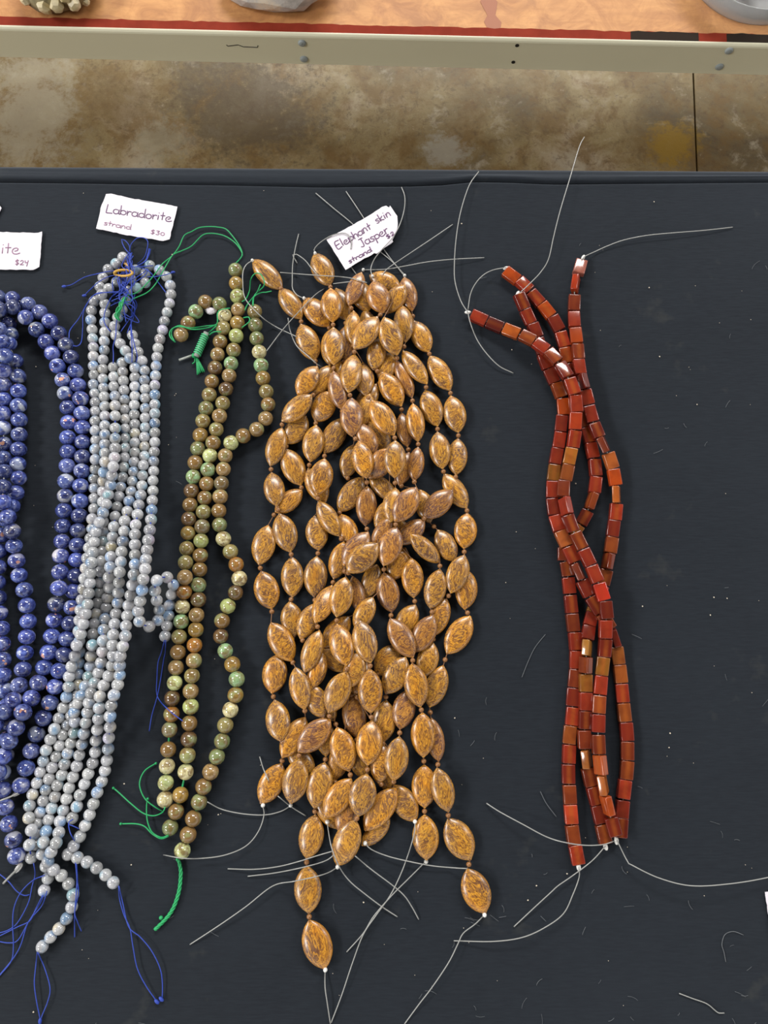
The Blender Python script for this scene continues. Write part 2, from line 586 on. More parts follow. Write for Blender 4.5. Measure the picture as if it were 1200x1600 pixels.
def hwin(x0, x1, y0, y1):
    i0 = max(0, int((x0 - HX0) / HS)); i1 = min(HN, int((x1 - HX0) / HS) + 2)
    j0 = max(0, int((y0 - HY0) / HS)); j1 = min(HM, int((y1 - HY0) / HS) + 2)
    if i1 <= i0 or j1 <= j0:
        return None
    X = HX0 + np.arange(i0, i1) * HS
    Y = HY0 + np.arange(j0, j1) * HS
    return i0, i1, j0, j1, *np.meshgrid(X, Y)

def sphere_rest(x, y, r, k=0.86):
    rc = r * k
    q = hwin(x - rc, x + rc, y - rc, y + rc)
    if q is None:
        return r
    i0, i1, j0, j1, X, Y = q
    d2 = rc * rc - (X - x) ** 2 - (Y - y) ** 2
    m = d2 > 0
    if not m.any():
        return r
    low = np.sqrt(np.where(m, d2, 0))
    return max(r, float((HM_[j0:j1, i0:i1] + low)[m].max()))

def sphere_stamp(x, y, z, r):
    q = hwin(x - r, x + r, y - r, y + r)
    if q is None:
        return
    i0, i1, j0, j1, X, Y = q
    d2 = r * r - (X - x) ** 2 - (Y - y) ** 2
    m = d2 > 0
    top = z + np.sqrt(np.where(m, d2, 0))
    H = HM_[j0:j1, i0:i1]
    H[m] = np.maximum(H[m], top[m])

def hget(x, y, rad=0.0006):
    q = hwin(x - rad, x + rad, y - rad, y + rad)
    if q is None:
        return 0.0
    i0, i1, j0, j1, X, Y = q
    return float(HM_[j0:j1, i0:i1].max())

def drape(pts, r, arch=0.0, step=3.0, lift=0.0, follow=True, zends=None):
    """a thread along photograph points, resting on whatever lies there"""
    pp = catmull(pts, step)
    n = len(pp)
    zs = []
    for q in pp:
        a = P(q[0], q[1], 0.002)
        h = hget(a.x, a.y, 0.001) if follow else 0
        b = P(q[0], q[1], h)
        h = hget(b.x, b.y, 0.001) if follow else 0
        zs.append(h)
    zs = np.array(zs)
    for _ in range(2):
        z2 = zs.copy()
        z2[1:] = np.maximum(z2[1:], zs[:-1]); z2[:-1] = np.maximum(z2[:-1], zs[1:])
        zs = z2
    for _ in range(5):
        z2 = zs.copy()
        z2[1:-1] = (zs[:-2] + zs[1:-1] * 2 + zs[2:]) / 4
        zs = np.maximum(z2, zs * 0.9)
    s = np.linspace(0, 1, n)
    zs = zs + r + lift + arch * np.sin(math.pi * s)
    if zends:
        k = np.clip(1 - s * 6, 0, 1)
        if zends[0] is not None: zs = zs * (1 - k) + zends[0] * k
        k = np.clip(1 - (1 - s) * 6, 0, 1)
        if zends[1] is not None: zs = zs * (1 - k) + zends[1] * k
    return [P(q[0], q[1], z) for q, z in zip(pp, zs)]

# ================================================================== SETTING
# floor: two concrete slabs either side of a dark joint
jt, jb = P(1083, 110, -TABLE_Z), P(1089, 262, -TABLE_Z)
dj = (jt - jb).normalized()
bm = bmesh.new()
add_box(bm, -6, 6, -5, 7, -0.07, -0.012)
floor = bm_obj('floor', bm, MAT['hole'])
tag(floor, kind='structure')
bm = bmesh.new()
add_box(bm, -5.5, 5.5, -5, 6.5, 4.8, 4.9)
tag(bm_obj('unseen_ceiling', bm, plain('unseen_ceiling_board', srgb(120, 112, 100), 0.9)), kind='structure')  # hall's unseen ceiling, added dark so the light comes in from the sides
def slab(side):
    A = jb - dj * 4
    B = jb + dj * 6
    nrm = Vector((dj.y, -dj.x, 0)) * side
    g = 0.0016
    bm = bmesh.new()
    ring = [A + nrm * g, B + nrm * g, B + nrm * 5, A + nrm * 5]
    top = [bm.verts.new((p.x, p.y, 0.0)) for p in ring]
    bot = [bm.verts.new((p.x, p.y, -0.05)) for p in ring]
    bm.faces.new(top); bm.faces.new(bot[::-1])
    for i in range(4):
        j = (i + 1) % 4
        bm.faces.new((top[i], bot[i], bot[j], top[j]))
    return bm_obj('concrete_slab', bm, MAT['floor'], floor)
slab(-1); slab(1)

# ---- far bench
BZ = -0.25       # its top relative to the near table top
ra, rb = P(0, 43.5, BZ), P(1200, 71.5, BZ)
bd = (rb - ra).normalized()
bn = Vector((-bd.y, bd.x, 0))          # away from the camera
def bench(s, t_, z):                    # s along the edge from the image's middle, t_ inwards, z from its top
    return (ra + rb) / 2 + bd * s + bn * t_ + Vector((0, 0, z))
lo, hi = 0.005, 0.12
for _ in range(30):
    mid = (lo + hi) / 2
    if proj(bench(0, 0, -mid))[1] < 103: lo = mid
    else: hi = mid
RAIL_H = lo
B0 = Vector((0, 0, TABLE_Z + BZ))
bench_root = empty('display_bench', (bench(0, 0.3, 0).x, bench(0, 0.3, 0).y, 0),
                   'strand board display bench with a pale steel edge rail beyond the black table', 'bench')
M4 = Matrix.Translation(bench(0, 0, 0)) @ Matrix(((bd.x, bn.x, 0, 0), (bd.y, bn.y, 0, 0), (0, 0, 1, 0), (0, 0, 0, 1)))
bevel_box('bench_top', -1.2, 1.2, 0.004, 0.70, -0.02, -0.0012, 0.001, MAT['osb'], bench_root, M4)
# angle rail: vertical face and a lip with a rounded nose
bm = bmesh.new()
prof = [(0.0, -RAIL_H), (0.0, -0.004), (0.0006, -0.0022), (0.0018, -0.0007), (0.0028, 0.0), (0.0034, 0.0), (0.0034, -0.002), (0.003, -0.005), (0.003, -RAIL_H)]
e0 = [bm.verts.new(M4 @ Vector((-1.2, y, z))) for y, z in prof]
e1 = [bm.verts.new(M4 @ Vector((1.2, y, z))) for y, z in prof]
for i in range(len(prof)):
    j = (i + 1) % len(prof)
    bm.faces.new((e0[i], e0[j], e1[j], e1[i]))
bm.faces.new(e0[::-1]); bm.faces.new(e1)
rail = bm_obj('edge_rail', bm, MAT['steel'], bench_root)
# tape along the top edge
def bench_xy(px, py):
    p = P(px, py, BZ) - bench(0, 0, 0)
    return p.dot(bd), p.dot(bn)
def tape(name, px0, px1, mat, zt, d0=0.0034, py0=26, py1=53):
    s0 = bench_xy(px0, 60)[0]; s1 = bench_xy(px1, 60)[0]
    d1 = bench_xy(0, 25)[1]
    rnd = random.Random(px0)
    N = max(4, int((s1 - s0) / 0.008))
    bm = bmesh.new()
    up, dn = [], []
    for i in range(N + 1):
        s = s0 + (s1 - s0) * i / N
        j = rnd.uniform(-0.0008, 0.0008)
        up.append((bm.verts.new(M4 @ Vector((s, d0, zt))), bm.verts.new(M4 @ Vector((s, d1 + j, zt)))))
        dn.append((bm.verts.new(M4 @ Vector((s, d0, -0.0012))), bm.verts.new(M4 @ Vector((s, d1 + j, -0.0012)))))
    for i in range(N):
        bm.faces.new((up[i][0], up[i + 1][0], up[i + 1][1], up[i][1]))
        bm.faces.new((up[i][0], dn[i][0], dn[i + 1][0], up[i + 1][0]))
        bm.faces.new((up[i][1], up[i + 1][1], dn[i + 1][1], dn[i][1]))
    for e in (0, N):
        bm.faces.new((up[e][0], up[e][1], dn[e][1], dn[e][0]))
    return bm_obj(name, bm, mat, bench_root)
tape('red_tape', -700, 1900, MAT['redtape'], -0.0008)
tape('black_tape', 986, 1092, MAT['blacktape'], -0.0004)
tape('black_tape', 1136, 1330, MAT['blacktape'], -0.0004)
# brownish paint drip on the board
s0, t0 = bench_xy(772, 44); s1, t1 = bench_xy(758, -30)
bm = bmesh.new()
vsu = []
for i in range(8):
    k = i / 7
    s = s0 + (s1 - s0) * k; tt = t0 + (t1 - t0) * k
    wd = 0.007 + 0.003 * math.sin(i * 2.1)
    vsu.append((bm.verts.new(M4 @ Vector((s - wd, tt, -0.0009))), bm.verts.new(M4 @ Vector((s + wd, tt, -0.0009)))))
for i in range(7):
    bm.faces.new((vsu[i][0], vsu[i][1], vsu[i + 1][1], vsu[i + 1][0]))
bm_obj('paint_drip', bm, plain('brown_paint', srgb(150, 92, 62), 0.6), bench_root)
# screws, holes and a pen mark on the rail
def rail_at(px, py):
    lo, hi = 0.0, 0.2
    # solve along the rail face: find s, z that project to the pixel
    u = (px - 600) / F_PX; v = (800 - py) / F_PX
    d = Vector((u, v * CT + ST, v * ST - CT))
    k = (bench(0, 0, 0) - CAM).dot(bn) / d.dot(bn)
    p = CAM + d * k
    return (p - bench(0, 0, 0)).dot(bd), p.z - TABLE_Z - BZ
def screw(px, py):
    s, z = rail_at(px, py)
    bm = bmesh.new()
    rings = [(0.0046, 0.0), (0.0045, -0.0010), (0.0034, -0.0020), (0.0016, -0.0024)]
    vs = []
    for r, y in rings:
        vs.append([bm.verts.new((r * math.cos(a * math.pi / 7), y, r * math.sin(a * math.pi / 7))) for a in range(14)])
    for a, b in zip(vs, vs[1:]):
        for i in range(14):
            bm.faces.new((a[i], a[(i + 1) % 14], b[(i + 1) % 14], b[i]))
    bm.faces.new(vs[-1])
    add_box(bm, -0.0022, 0.0022, -0.00265, -0.0015, -0.0004, 0.0004)
    add_box(bm, -0.0004, 0.0004, -0.00266, -0.0015, -0.0022, 0.0022)
    bmesh.ops.transform(bm, matrix=M4 @ Matrix.Translation((s, 0, z)), verts=bm.verts[:])
    o = bm_obj('screw', bm, MAT['screw'], rail)
    return o
for q in ((472, 67), (475, 92), (1139, 79), (1124, 104)):
    screw(*q)
for q in ((808, 71), (802, 97)):
    s, z = rail_at(*q)
    bm = bmesh.new()
    bmesh.ops.create_cone(bm, cap_ends=True, segments=12, radius1=0.0022, radius2=0.0022, depth=0.0006)
    bmesh.ops.transform(bm, matrix=M4 @ Matrix.Translation((s, -0.0001, z)) @ Matrix.Rotation(math.pi / 2, 4, 'X'), verts=bm.verts[:])
    bm_obj('drill_hole', bm, MAT['hole'], rail)
ln = [rail_at(x, y) for x, y in ((354, 70), (356, 72), (372, 70), (380, 73), (402, 74), (403, 71))]
tubes('pen_mark', [[M4 @ Vector((s, -0.0001, z)) for s, z in ln]], 0.0005, MAT['hole'], rail, 5)
for sx in (-1.1, 1.1):
    for ty in (0.12, 0.62):
        bevel_box('leg', sx - 0.02, sx + 0.02, ty - 0.02, ty + 0.02, -(TABLE_Z + BZ), -0.02, 0.003, MAT['legsteel'], bench_root, M4)
bevel_box('apron', -1.18, 1.18, 0.60, 0.62, -0.08, -0.02, 0.002, MAT['legsteel'], bench_root, M4)

# ---- things on the far bench
def lump(name, c, rad, mat, parent, seed, jag=0.25, sub=3):
    rnd = random.Random(seed)
    bm = bmesh.new()
    bmesh.ops.create_icosphere(bm, subdivisions=sub, radius=1)
    dirs = [(Vector((rnd.gauss(0, 1), rnd.gauss(0, 1), rnd.gauss(0, 1))).normalized(), rnd.uniform(-jag, jag)) for _ in range(26)]
    for v in bm.verts:
        d = v.co.normalized()
        k = 1 + sum(a * max(0, d.dot(q) - 0.55) * 1.6 for q, a in dirs) + rnd.uniform(-0.02, 0.02)
        v.co = Vector((d.x * rad[0], d.y * rad[1], max(-0.75 * rad[2], d.z * rad[2]))) * k
        v.co.z = max(v.co.z, -rad[2] * 0.7)
    bmesh.ops.translate(bm, vec=c, verts=bm.verts[:])
    return bm_obj(name, bm, mat, parent, False)

zt = TABLE_Z + BZ - 0.0012
def on_bench(px, py, dz=0):
    p = P(px, py, BZ - 0.0012)
    return Vector((p.x, p.y, zt + dz))
# pale crystal cluster
c = on_bench(96, -4)
root = empty('crystal_cluster', c, 'cream crystal cluster on the far board above the price cards', 'mineral')
lump('rock_matrix', c + Vector((0, 0.005, 0.017)), (0.040, 0.032, 0.024), MAT['matrix'], root, 3)
rnd = random.Random(5)
for i in range(70):
    an = rnd.uniform(0, 2 * math.pi); el = rnd.uniform(-0.25, 1.3)
    d = Vector((math.cos(an) * math.cos(el), math.sin(an) * math.cos(el), math.sin(el)))
    p = c + Vector((d.x * 0.040, 0.005 + d.y * 0.032, max(0.006, 0.017 + d.z * 0.024)))
    q = Vector((0, 0, 1)).rotation_difference(d)
    bm = bmesh.new()
    r = rnd.uniform(0.004, 0.0085); h = rnd.uniform(0.007, 0.012)
    lv = [(r * 0.9, -h * 0.5), (r, h * 0.2), (r * 0.75, h * 0.5), (r * 0.25, h * 0.62)]
    ring = [[bm.verts.new((a * math.cos(k * math.pi / 3), a * math.sin(k * math.pi / 3), z)) for k in range(6)] for a, z in lv]
    for A, B in zip(ring, ring[1:]):
        for k in range(6):
            bm.faces.new((A[k], A[(k + 1) % 6], B[(k + 1) % 6], B[k]))
    bm.faces.new(ring[-1]); bm.faces.new(ring[0][::-1])
    bmesh.ops.transform(bm, matrix=Matrix.Translation(p) @ q.to_matrix().to_4x4(), verts=bm.verts[:])
    mn = min(v.co.z for v in bm.verts)
    if mn < zt:
        bmesh.ops.translate(bm, vec=(0, 0, zt - mn), verts=bm.verts[:])
    bm_obj('crystal', bm, MAT['crystal'], root)
# grey rock
c = on_bench(452, -6)
lump_o = lump('agate_rock', c + Vector((0, 0.008, 0.021)), (0.066, 0.040, 0.030), MAT['rock'], None, 11, 0.35)
tag(lump_o, 'rough grey agate rock with tan edges on the far board', 'rock')
# a clear round dish of pebbles
c = on_bench(1178, -52)
root = empty('clear_dish', c, 'round clear plastic dish at the far board\'s right end', 'dish')
bm = bmesh.new()
prof = [(0.0, 0.0), (0.070, 0.0), (0.078, 0.004), (0.083, 0.03), (0.0815, 0.03), (0.0765, 0.0055), (0.069, 0.002), (0.0, 0.002)]
NS = 40
rings = []
for r, z in prof:
    rings.append([bm.verts.new((c.x + r * math.cos(2 * math.pi * k / NS), c.y + r * math.sin(2 * math.pi * k / NS), c.z + z)) for k in range(NS)] if r > 0 else bm.verts.new((c.x, c.y, c.z + z)))
for A, B in zip(rings, rings[1:]):
    for k in range(NS):
        k2 = (k + 1) % NS
        if not isinstance(A, list): bm.faces.new((A, B[k2], B[k]))
        elif not isinstance(B, list): bm.faces.new((A[k], A[k2], B))
        else: bm.faces.new((A[k], A[k2], B[k2], B[k]))
bm_obj('bowl', bm, MAT['clear'], root, True)
rnd = random.Random(9)
spots = []
while len(spots) < 9:
    a = rnd.uniform(0, 6.28); r = 0.056 * math.sqrt(rnd.random())
    x, y = r * math.cos(a), r * math.sin(a)
    if all((x - q[0]) ** 2 + (y - q[1]) ** 2 > 0.019 ** 2 for q in spots):
        spots.append((x, y))
for i, (x, y) in enumerate(spots):
    o = lump('tumbled_pebble', c + Vector((x, y, 0.0098)), (0.009, 0.008, 0.0072), MAT['pebble'], None, 40 + i, 0.2, 2)
    tag(o, 'small grey pebble lying in the clear round dish', 'pebble', 'pebbles in the clear dish')

# ---- near table with its black cloth
ea, eb = P(0, 254.5, 0), P(1200, 262, 0)
ed = (eb - ea).normalized()
def edge_y(x):
    return ea.y + (x - ea.x) * ed.y / ed.x
crease_px = [(-400, 281), (-100, 282), (0, 283), (120, 284), (230, 286), (330, 287), (430, 289), (500, 290.5), (560, 289.5), (640, 289), (690, 287), (740, 282), (800, 283), (860, 286), (960, 285), (1080, 284), (1200, 283), (1600, 281)]
crx = [P(a, b, 0) for a, b in crease_px]
def crease_y(x):
    return float(np.interp(x, [p.x for p in crx], [p.y for p in crx]))
TX0, TX1, TY0 = -0.80, 0.80, -0.46
table = empty('display_table', (0, -0.1, 0), 'display table hidden under the black cloth', 'table')
ym = edge_y(0)
bevel_box('table_top', TX0 + 0.01, TX1 - 0.01, TY0 + 0.01, ym - 0.014, TABLE_Z - 0.035, TABLE_Z - 0.0045, 0.003, MAT['tablewood'], table)
for x in (TX0 + 0.06, TX1 - 0.06):
    for y in (TY0 + 0.06, ym - 0.07):
        bevel_box('leg', x - 0.018, x + 0.018, y - 0.018, y + 0.018, 0.0, TABLE_Z - 0.035, 0.003, MAT['legsteel'], table)
# cloth: rows run along x; offsets from crease line / edge
xs = list(np.linspace(TX0, TX1, 161))
offs = []        # (kind, value, z)
rows = []
def nz(x, y):
    return 0.0003 * math.sin(x * 23 + 1.3 * math.sin(y * 17)) * math.sin(y * 19 + x * 5)
for k in np.linspace(0, 1, 60):
    rows.append(('lo', k))
for o_, z_ in ((-0.0040, 0.0), (-0.0020, 0.0002), (-0.0010, 0.0), (-0.0004, -0.0016), (0.0000, -0.0019), (0.0002, -0.0006), (0.0007, 0.0011), (0.0018, 0.0017), (0.0034, 0.0017)):
    rows.append(('cr', o_, z_))
for k in (0.25, 0.5, 0.75):
    rows.append(('mid', k))
for a in np.linspace(0, math.pi / 2, 8):
    rows.append(('edge', a))
for h in (0.03, 0.08, 0.15, 0.22, 0.30):
    rows.append(('fall', h))
V, Fc = [], []
RE = 0.006
for r_ in rows:
    for x in xs:
        cy, ey = crease_y(x), edge_y(x)
        if r_[0] == 'lo':
            y = TY0 + (cy - 0.006 - TY0) * r_[1]; z = nz(x, y) * min(1, (cy - y) * 20)
        elif r_[0] == 'cr':
            y = cy + r_[1]; amp = 0.55 + 0.45 * math.sin(x * 9 + 1) ** 2
            z = r_[2] * amp
        elif r_[0] == 'mid':
            y = (cy + 0.0034) + (ey - RE - cy - 0.0034) * r_[1]; z = 0.0014 * (1 - r_[1] * 0.8)
        elif r_[0] == 'edge':
            y = ey - RE + RE * math.sin(r_[1]); z = -RE + RE * math.cos(r_[1])
        else:
            y = ey + 0.006 * math.sin(x * 30) * r_[1] * 3; z = -RE - r_[1]
            y = min(y, ey + 0.001)
        V.append((x, y, TABLE_Z + z - 0.0006))
W_ = len(xs)
for j in range(len(rows) - 1):
    for i in range(W_ - 1):
        Fc.append((j * W_ + i, j * W_ + i + 1, (j + 1) * W_ + i + 1, (j + 1) * W_ + i))
cloth = mesh_obj('tablecloth', V, Fc, MAT['cloth'])
sol = cloth.modifiers.new('thickness', 'SOLIDIFY')
sol.thickness = 0.0012
sol.offset = -1
tag(cloth, 'black woven cloth with a crease along its far edge under the beads', 'tablecloth')

# ================================================================== ROUND BEAD STRANDS
def tangent_rot(pts, i):
    a = pts[max(0, i - 1)]; b = pts[min(len(pts) - 1, i + 1)]
    d = (b - a).normalized()
    return d

def round_strand(name, key, px, r, label, cat, group, colors=None, string=None, jitter=0.25, squash=0.95, extra=None, sr=0.0005):
    n = len(px)
    zs = []
    for x, y in px:
        p = P(x, y, r)
        z = sphere_rest(p.x, p.y, r)
        for _ in range(2):
            p = P(x, y, z)
            z = sphere_rest(p.x, p.y, r)
        zs.append(z)
    zs = np.array(zs)
    for _ in range(3):
        z2 = zs.copy()
        z2[1:-1] = np.maximum(zs[1:-1], 0.5 * (zs[:-2] + zs[2:]) - 0.15 * r)
        zs = z2
    pts = [P(x, y, z) for (x, y), z in zip(px, zs)]
    mid = pts[n // 2]
    root = empty(name, (mid.x, mid.y, TABLE_Z), label, cat, group)
    rnd = random.Random(hash(label) % 1000 if False else sum(map(ord, label)))
    for i, p in enumerate(pts):
        sphere_stamp(p.x, p.y, p.z - TABLE_Z, r)
        d = tangent_rot(pts, i)
        q = Vector((0, 0, 1)).rotation_difference(d)
        q = q @ Quaternion((0, 0, 1), rnd.uniform(0, 6.28))
        k = rnd.uniform(0.975, 1.02)
        col = colors(i, rnd) if colors else (1, 1, 1, 1)
        put('bead', ME[key], root, p, q, (r * k, r * k, r * k * squash), col)
    if string:
        tubes('string', [[Vector(q) for q in catmull(pts, 0.004)]], sr, string, root, 5)
    return root, pts

# ---- sodalite
def blue_col(i, rnd):
    k = rnd.choice([0.45, 0.7, 0.85, 1.0, 1.0, 1.1, 1.3])
    g = rnd.choice([0, 0, 0, 0.35])
    return (k * rnd.uniform(0.95, 1.1) * (1 + g), k * (1 + g * 0.8), k * rnd.uniform(0.95, 1.05), 1)
RB = 0.00525
blue_paths = [
 ('left', [(3,489),(14,506),(16,522),(14,537),(24,564),(28,588),(29,611),(29,634),(30,656),(30,679),(29,702),(28,725),(29,747),(25,770),(19,790),(9,812),(2,836),(-2,861),(-3,886),(-4,910),(-3,934),(-1,958),(2,982),(3,1006),(4,1031),(5,1055),(8,1079),(11,1103),(12,1128),(12,1154),(8,1180),(3,1207),(4,1234),(8,1261),(14,1287),(21,1312),(26,1337)],
  'blue sodalite strand at the left edge ending lowest, in a short wire stub'),
 ('edge', [(-14,500),(-2,515),(3,534),(8,556),(6,579),(6,601),(6,624),(5,646),(5,669),(7,694),(6,716),(7,737),(5,761),(5,785),(12,808),(19,830),(22,853),(26,876),(30,899),(38,922),(42,946),(44,971),(42,995),(39,1020),(36,1046),(30,1071),(21,1094),(6,1112),(-8,1132),(-16,1156)],
  'blue sodalite strand that swings right alone across the dark gap at mid length'),
 ('outer', [(-24,470),(-2,465),(20,467),(44,476),(62,488),(78,502),(92,521),(103,539),(111,558),(118,580),(122,602),(126,623),(128,646),(129,668),(129,691),(129,714),(128,736),(126,759),(125,783),(124,806),(122,829),(121,852),(120,875),(118,900),(115,924),(112,949),(109,974),(105,998),(100,1023),(93,1048),(86,1073),(78,1098),(68,1122),(57,1147),(49,1173),(41,1200),(33,1227)],
  'outermost blue sodalite strand, touching the pale labradorite beads'),
 ('second', [(-24,492),(-2,483),(20,480),(40,496),(57,515),(72,534),(82,552),(90,572),(98,594),(102,615),(106,637),(107,660),(106,684),(106,706),(105,728),(103,752),(102,775),(100,798),(98,822),(97,846),(95,869),(94,894),(92,919),(88,944),(85,969),(81,994),(76,1019),(69,1043),(60,1067),(49,1091),(36,1113),(25,1137),(14,1158),(4,1182),(-4,1206)],
  'blue sodalite strand running parallel just inside the outermost blue one'),
]
BL = {}
for k, px, lab in blue_paths:
    BL[k] = round_strand('sodalite_bead_strand', 'blue', px, RB, lab, 'bead strand', 'blue sodalite strands', blue_col, MAT['wire'], squash=0.94)

# ---- labradorite
def white_col(i, rnd):
    k = rnd.choice([0.64, 0.76, 0.84, 0.9, 0.95, 1.0])
    return (k, k * rnd.uniform(0.985, 1.0), k * rnd.uniform(0.96, 1.02), 1)
RW = 0.00358
Wp = {}
Wp[1] = [(192,402),(181,412),(169,421),(161,434),(156,448),(158,462),(147,471),(143,485),(142,500),(144,515),(145,529),(146,543),(146,557),(146,572),(147,586),(146,601),(148,615),(149,629),(149,643),(149,658),(149,673),(150,688),(149,702),(149,718),(149,733),(147,748),(147,763),(147,779),(147,795),(144,811),(144,826),(141,841),(139,856),(136,872),(134,888),(132,904),(130,920),(128,937),(126,953),(124,969),(123,986),(124,1002),(124,1019),(123,1036),(122,1053),(122,1070),(120,1087),(116,1103),(111,1118),(105,1133),(98,1148),(93,1165),(88,1182),(82,1199),(77,1217),(72,1234),(68,1251),(63,1269),(58,1286),(56,1303),(56,1319)]
Wp[2] = [(182,441),(170,451),(159,460),(164,475),(164,489),(164,504),(164,519),(163,533),(163,547),(161,562),(161,577),(161,592),(162,606),(163,620),(164,635),(164,650),(164,665),(164,679),(164,694),(164,708),(164,722),(162,738),(161,752),(161,768),(161,784),(161,800),(161,815),(161,831),(161,846),(159,862),(157,877),(157,893),(156,910),(155,926),(153,942),(150,959),(147,975),(145,991),(144,1008),(142,1025),(141,1041),(138,1057),(133,1072),(127,1087),(121,1100),(116,1113),(117,1128),(116,1145),(111,1161),(106,1177),(101,1194),(97,1211),(90,1227),(86,1245),(81,1263),(76,1281),(72,1299),(68,1316),(66,1334),(72,1353),(75,1372),(69,1391)]
Wp[4] = [(191,567),(192,581),(193,595),(194,610),(195,625),(195,640),(196,655),(196,670),(196,685),(196,700),(195,715),(194,730),(192,746),(189,761),(186,776),(183,792),(180,807),(178,823),(176,839),(174,854),(173,870),(172,886),(170,902),(170,918),(168,934),(166,950),(164,967),(162,984),(161,1001),(160,1018),(158,1035),(154,1051),(148,1067),(142,1083),(139,1098),(137,1113),(134,1129),(131,1146),(128,1163),(124,1180),(120,1197),(114,1214),(108,1231),(104,1248),(99,1266),(94,1283),(92,1301),(88,1317),(80,1331),(75,1346),(84,1359),(96,1368),(107,1381),(114,1398),(112,1417),(104,1435),(92,1451),(79,1464),(66,1479)]
Wp[5] = [(199,454),(197,470),(191,484),(184,496),(179,510),(181,524),(188,537),(196,548),(203,560),(211,575),(211,590),(211,604),(211,619),(210,633),(210,648),(211,663),(211,677),(211,692),(211,707),(210,722),(209,737),(207,752),(205,768),(202,783),(199,799),(195,814),(194,830),(192,846),(190,862),(189,878),(187,894),(186,910),(185,926),(184,942),(181,959),(179,975),(177,992),(176,1008),(177,1024),(175,1040),(170,1056),(162,1071),(156,1088),(155,1106),(154,1123),(152,1140),(150,1157),(149,1175),(145,1192),(138,1209),(132,1225),(125,1242),(120,1260),(113,1278)]
Wp[6] = [(207,524),(211,537),(216,550),(222,564),(226,579),(226,594),(227,608),(227,622),(227,638),(227,653),(227,668),(226,683),(226,698),(226,713),(224,727),(223,743),(222,759),(220,774),(217,789),(215,804),(212,820),(211,835),(211,851),(211,867),(211,882),(209,898),(207,914),(204,930),(201,946),(199,962),(197,978),(196,994),(192,1010),(188,1025),(187,1040),(187,1055),(184,1070),(178,1086),(174,1102),(172,1119),(172,1136),(170,1153),(169,1170),(167,1188),(164,1204),(159,1221),(152,1238),(146,1256),(140,1273),(133,1290),(125,1307),(115,1322),(106,1335),(121,1340),(136,1347),(151,1356),(165,1367),(177,1379)]
Wp[7] = [(212,422),(205,436),(214,450),(227,442),(227,428),(234,415),(249,422),(260,432),(266,446),(267,460),(265,474),(261,488),(257,502),(254,516),(250,530),(247,544),(245,558),(244,572),(243,587),(242,602),(242,617),(242,632),(242,646),(242,661),(242,676),(242,691),(241,706),(240,721),(240,736),(239,751),(239,767),(238,782),(237,797),(236,812),(234,828),(232,844),(230,859),(228,874),(227,889),(224,905),(222,922),(219,939),(216,955),(218,971),(233,979),(247,969),(249,953),(245,938),(242,923),(245,907),(261,902),(271,914),(268,929),(265,946),(264,962),(261,978),(258,994)]
Wp[3] = [(177,574),(178,589),(178,604),(180,619),(180,634),(180,650),(180,669),(180,685),(180,700),(179,715),(177,729),(175,743),(173,758),(169,773),(166,788),(161,802),(155,816),(150,831),(147,847),(145,863),(143,879),(142,895),(141,911),(139,927),(137,944),(134,959),(130,975),(126,991),(120,1008),(117,1025),(112,1041),(108,1057),(107,1073),(104,1089),(99,1106),(92,1122),(85,1139),(79,1155),(72,1172),(68,1189),(63,1206),(58,1223),(51,1241),(46,1259),(45,1278),(49,1297),(46,1320),(49,1340)]
Wlab = {1: 'labradorite strand nearest the blue beads, starting in the tied knot of blue thread',
        2: 'labradorite strand second from the blue beads at its top, ending under the blue loops',
        3: 'labradorite strand on top, slanting left across its neighbours',
        4: 'labradorite strand with a curled tail pointing straight down to a blue loop',
        5: 'labradorite strand that starts under the green thread tuft',
        6: 'labradorite strand whose tail bends right to the long blue thread loop',
        7: 'rightmost labradorite strand with a hooked loop touching the green beads'}
WS = {}
for k in (1, 2, 4, 5, 6, 7, 3):
    WS[k] = round_strand('labradorite_bead_strand', 'white', Wp[k], RW, Wlab[k], 'bead strand', 'pale labradorite strands', white_col, MAT['bluethread'], squash=1.02)

# ---- green and brown opal
GC = {'o': (134, 124, 78), 'b': (122, 94, 54), 'd': (88, 66, 44), 'l': (160, 170, 108), 'm': (134, 170, 124), 'c': (198, 190, 146),
      't': (146, 120, 80), 'g': (142, 114, 56), 'r': (146, 98, 44), 'p': (180, 188, 132), 'e': (108, 118, 78), 'y': (116, 108, 84)}
def gcol(s):
    def f(i, rnd):
        a = GC[s[min(i, len(s) - 1)]]
        k = rnd.uniform(0.94, 1.06)
        return srgb(*[min(255, q * k) for q in a])
    return f
RG = 0.0049
G1 = [(368,422),(369,443),(371,463),(372,484),(371,505),(369,525),(365,547),(361,568),(358,587),(353,608),(348,630),(343,650),(338,671),(333,692),(328,712),(325,734),(323,756),(320,778),(318,800),(316,823),(314,845),(313,868),(312,890),(310,914),(310,937),(307,961),(306,984),(304,1008),(303,1032),(300,1056),(298,1080),(298,1104),(296,1130),(295,1155),(293,1180),(290,1206),(282,1242),(275,1268),(266,1293)]
G2 = [(283,523),(294,505),(306,487),(321,472),(343,475),(351,493),(349,513),(344,534),(340,554),(336,575),(331,596),(327,617),(322,638),(317,658),(313,680),(309,701),(305,723),(302,745),(299,767),(297,789),(295,811),(294,833),(292,857),(290,879),(289,902),(288,925),(285,948),(283,971),(280,995),(278,1019),(275,1043),(273,1067),(269,1091),(268,1116),(265,1140),(263,1171),(261,1197),(259,1223),(258,1249)]
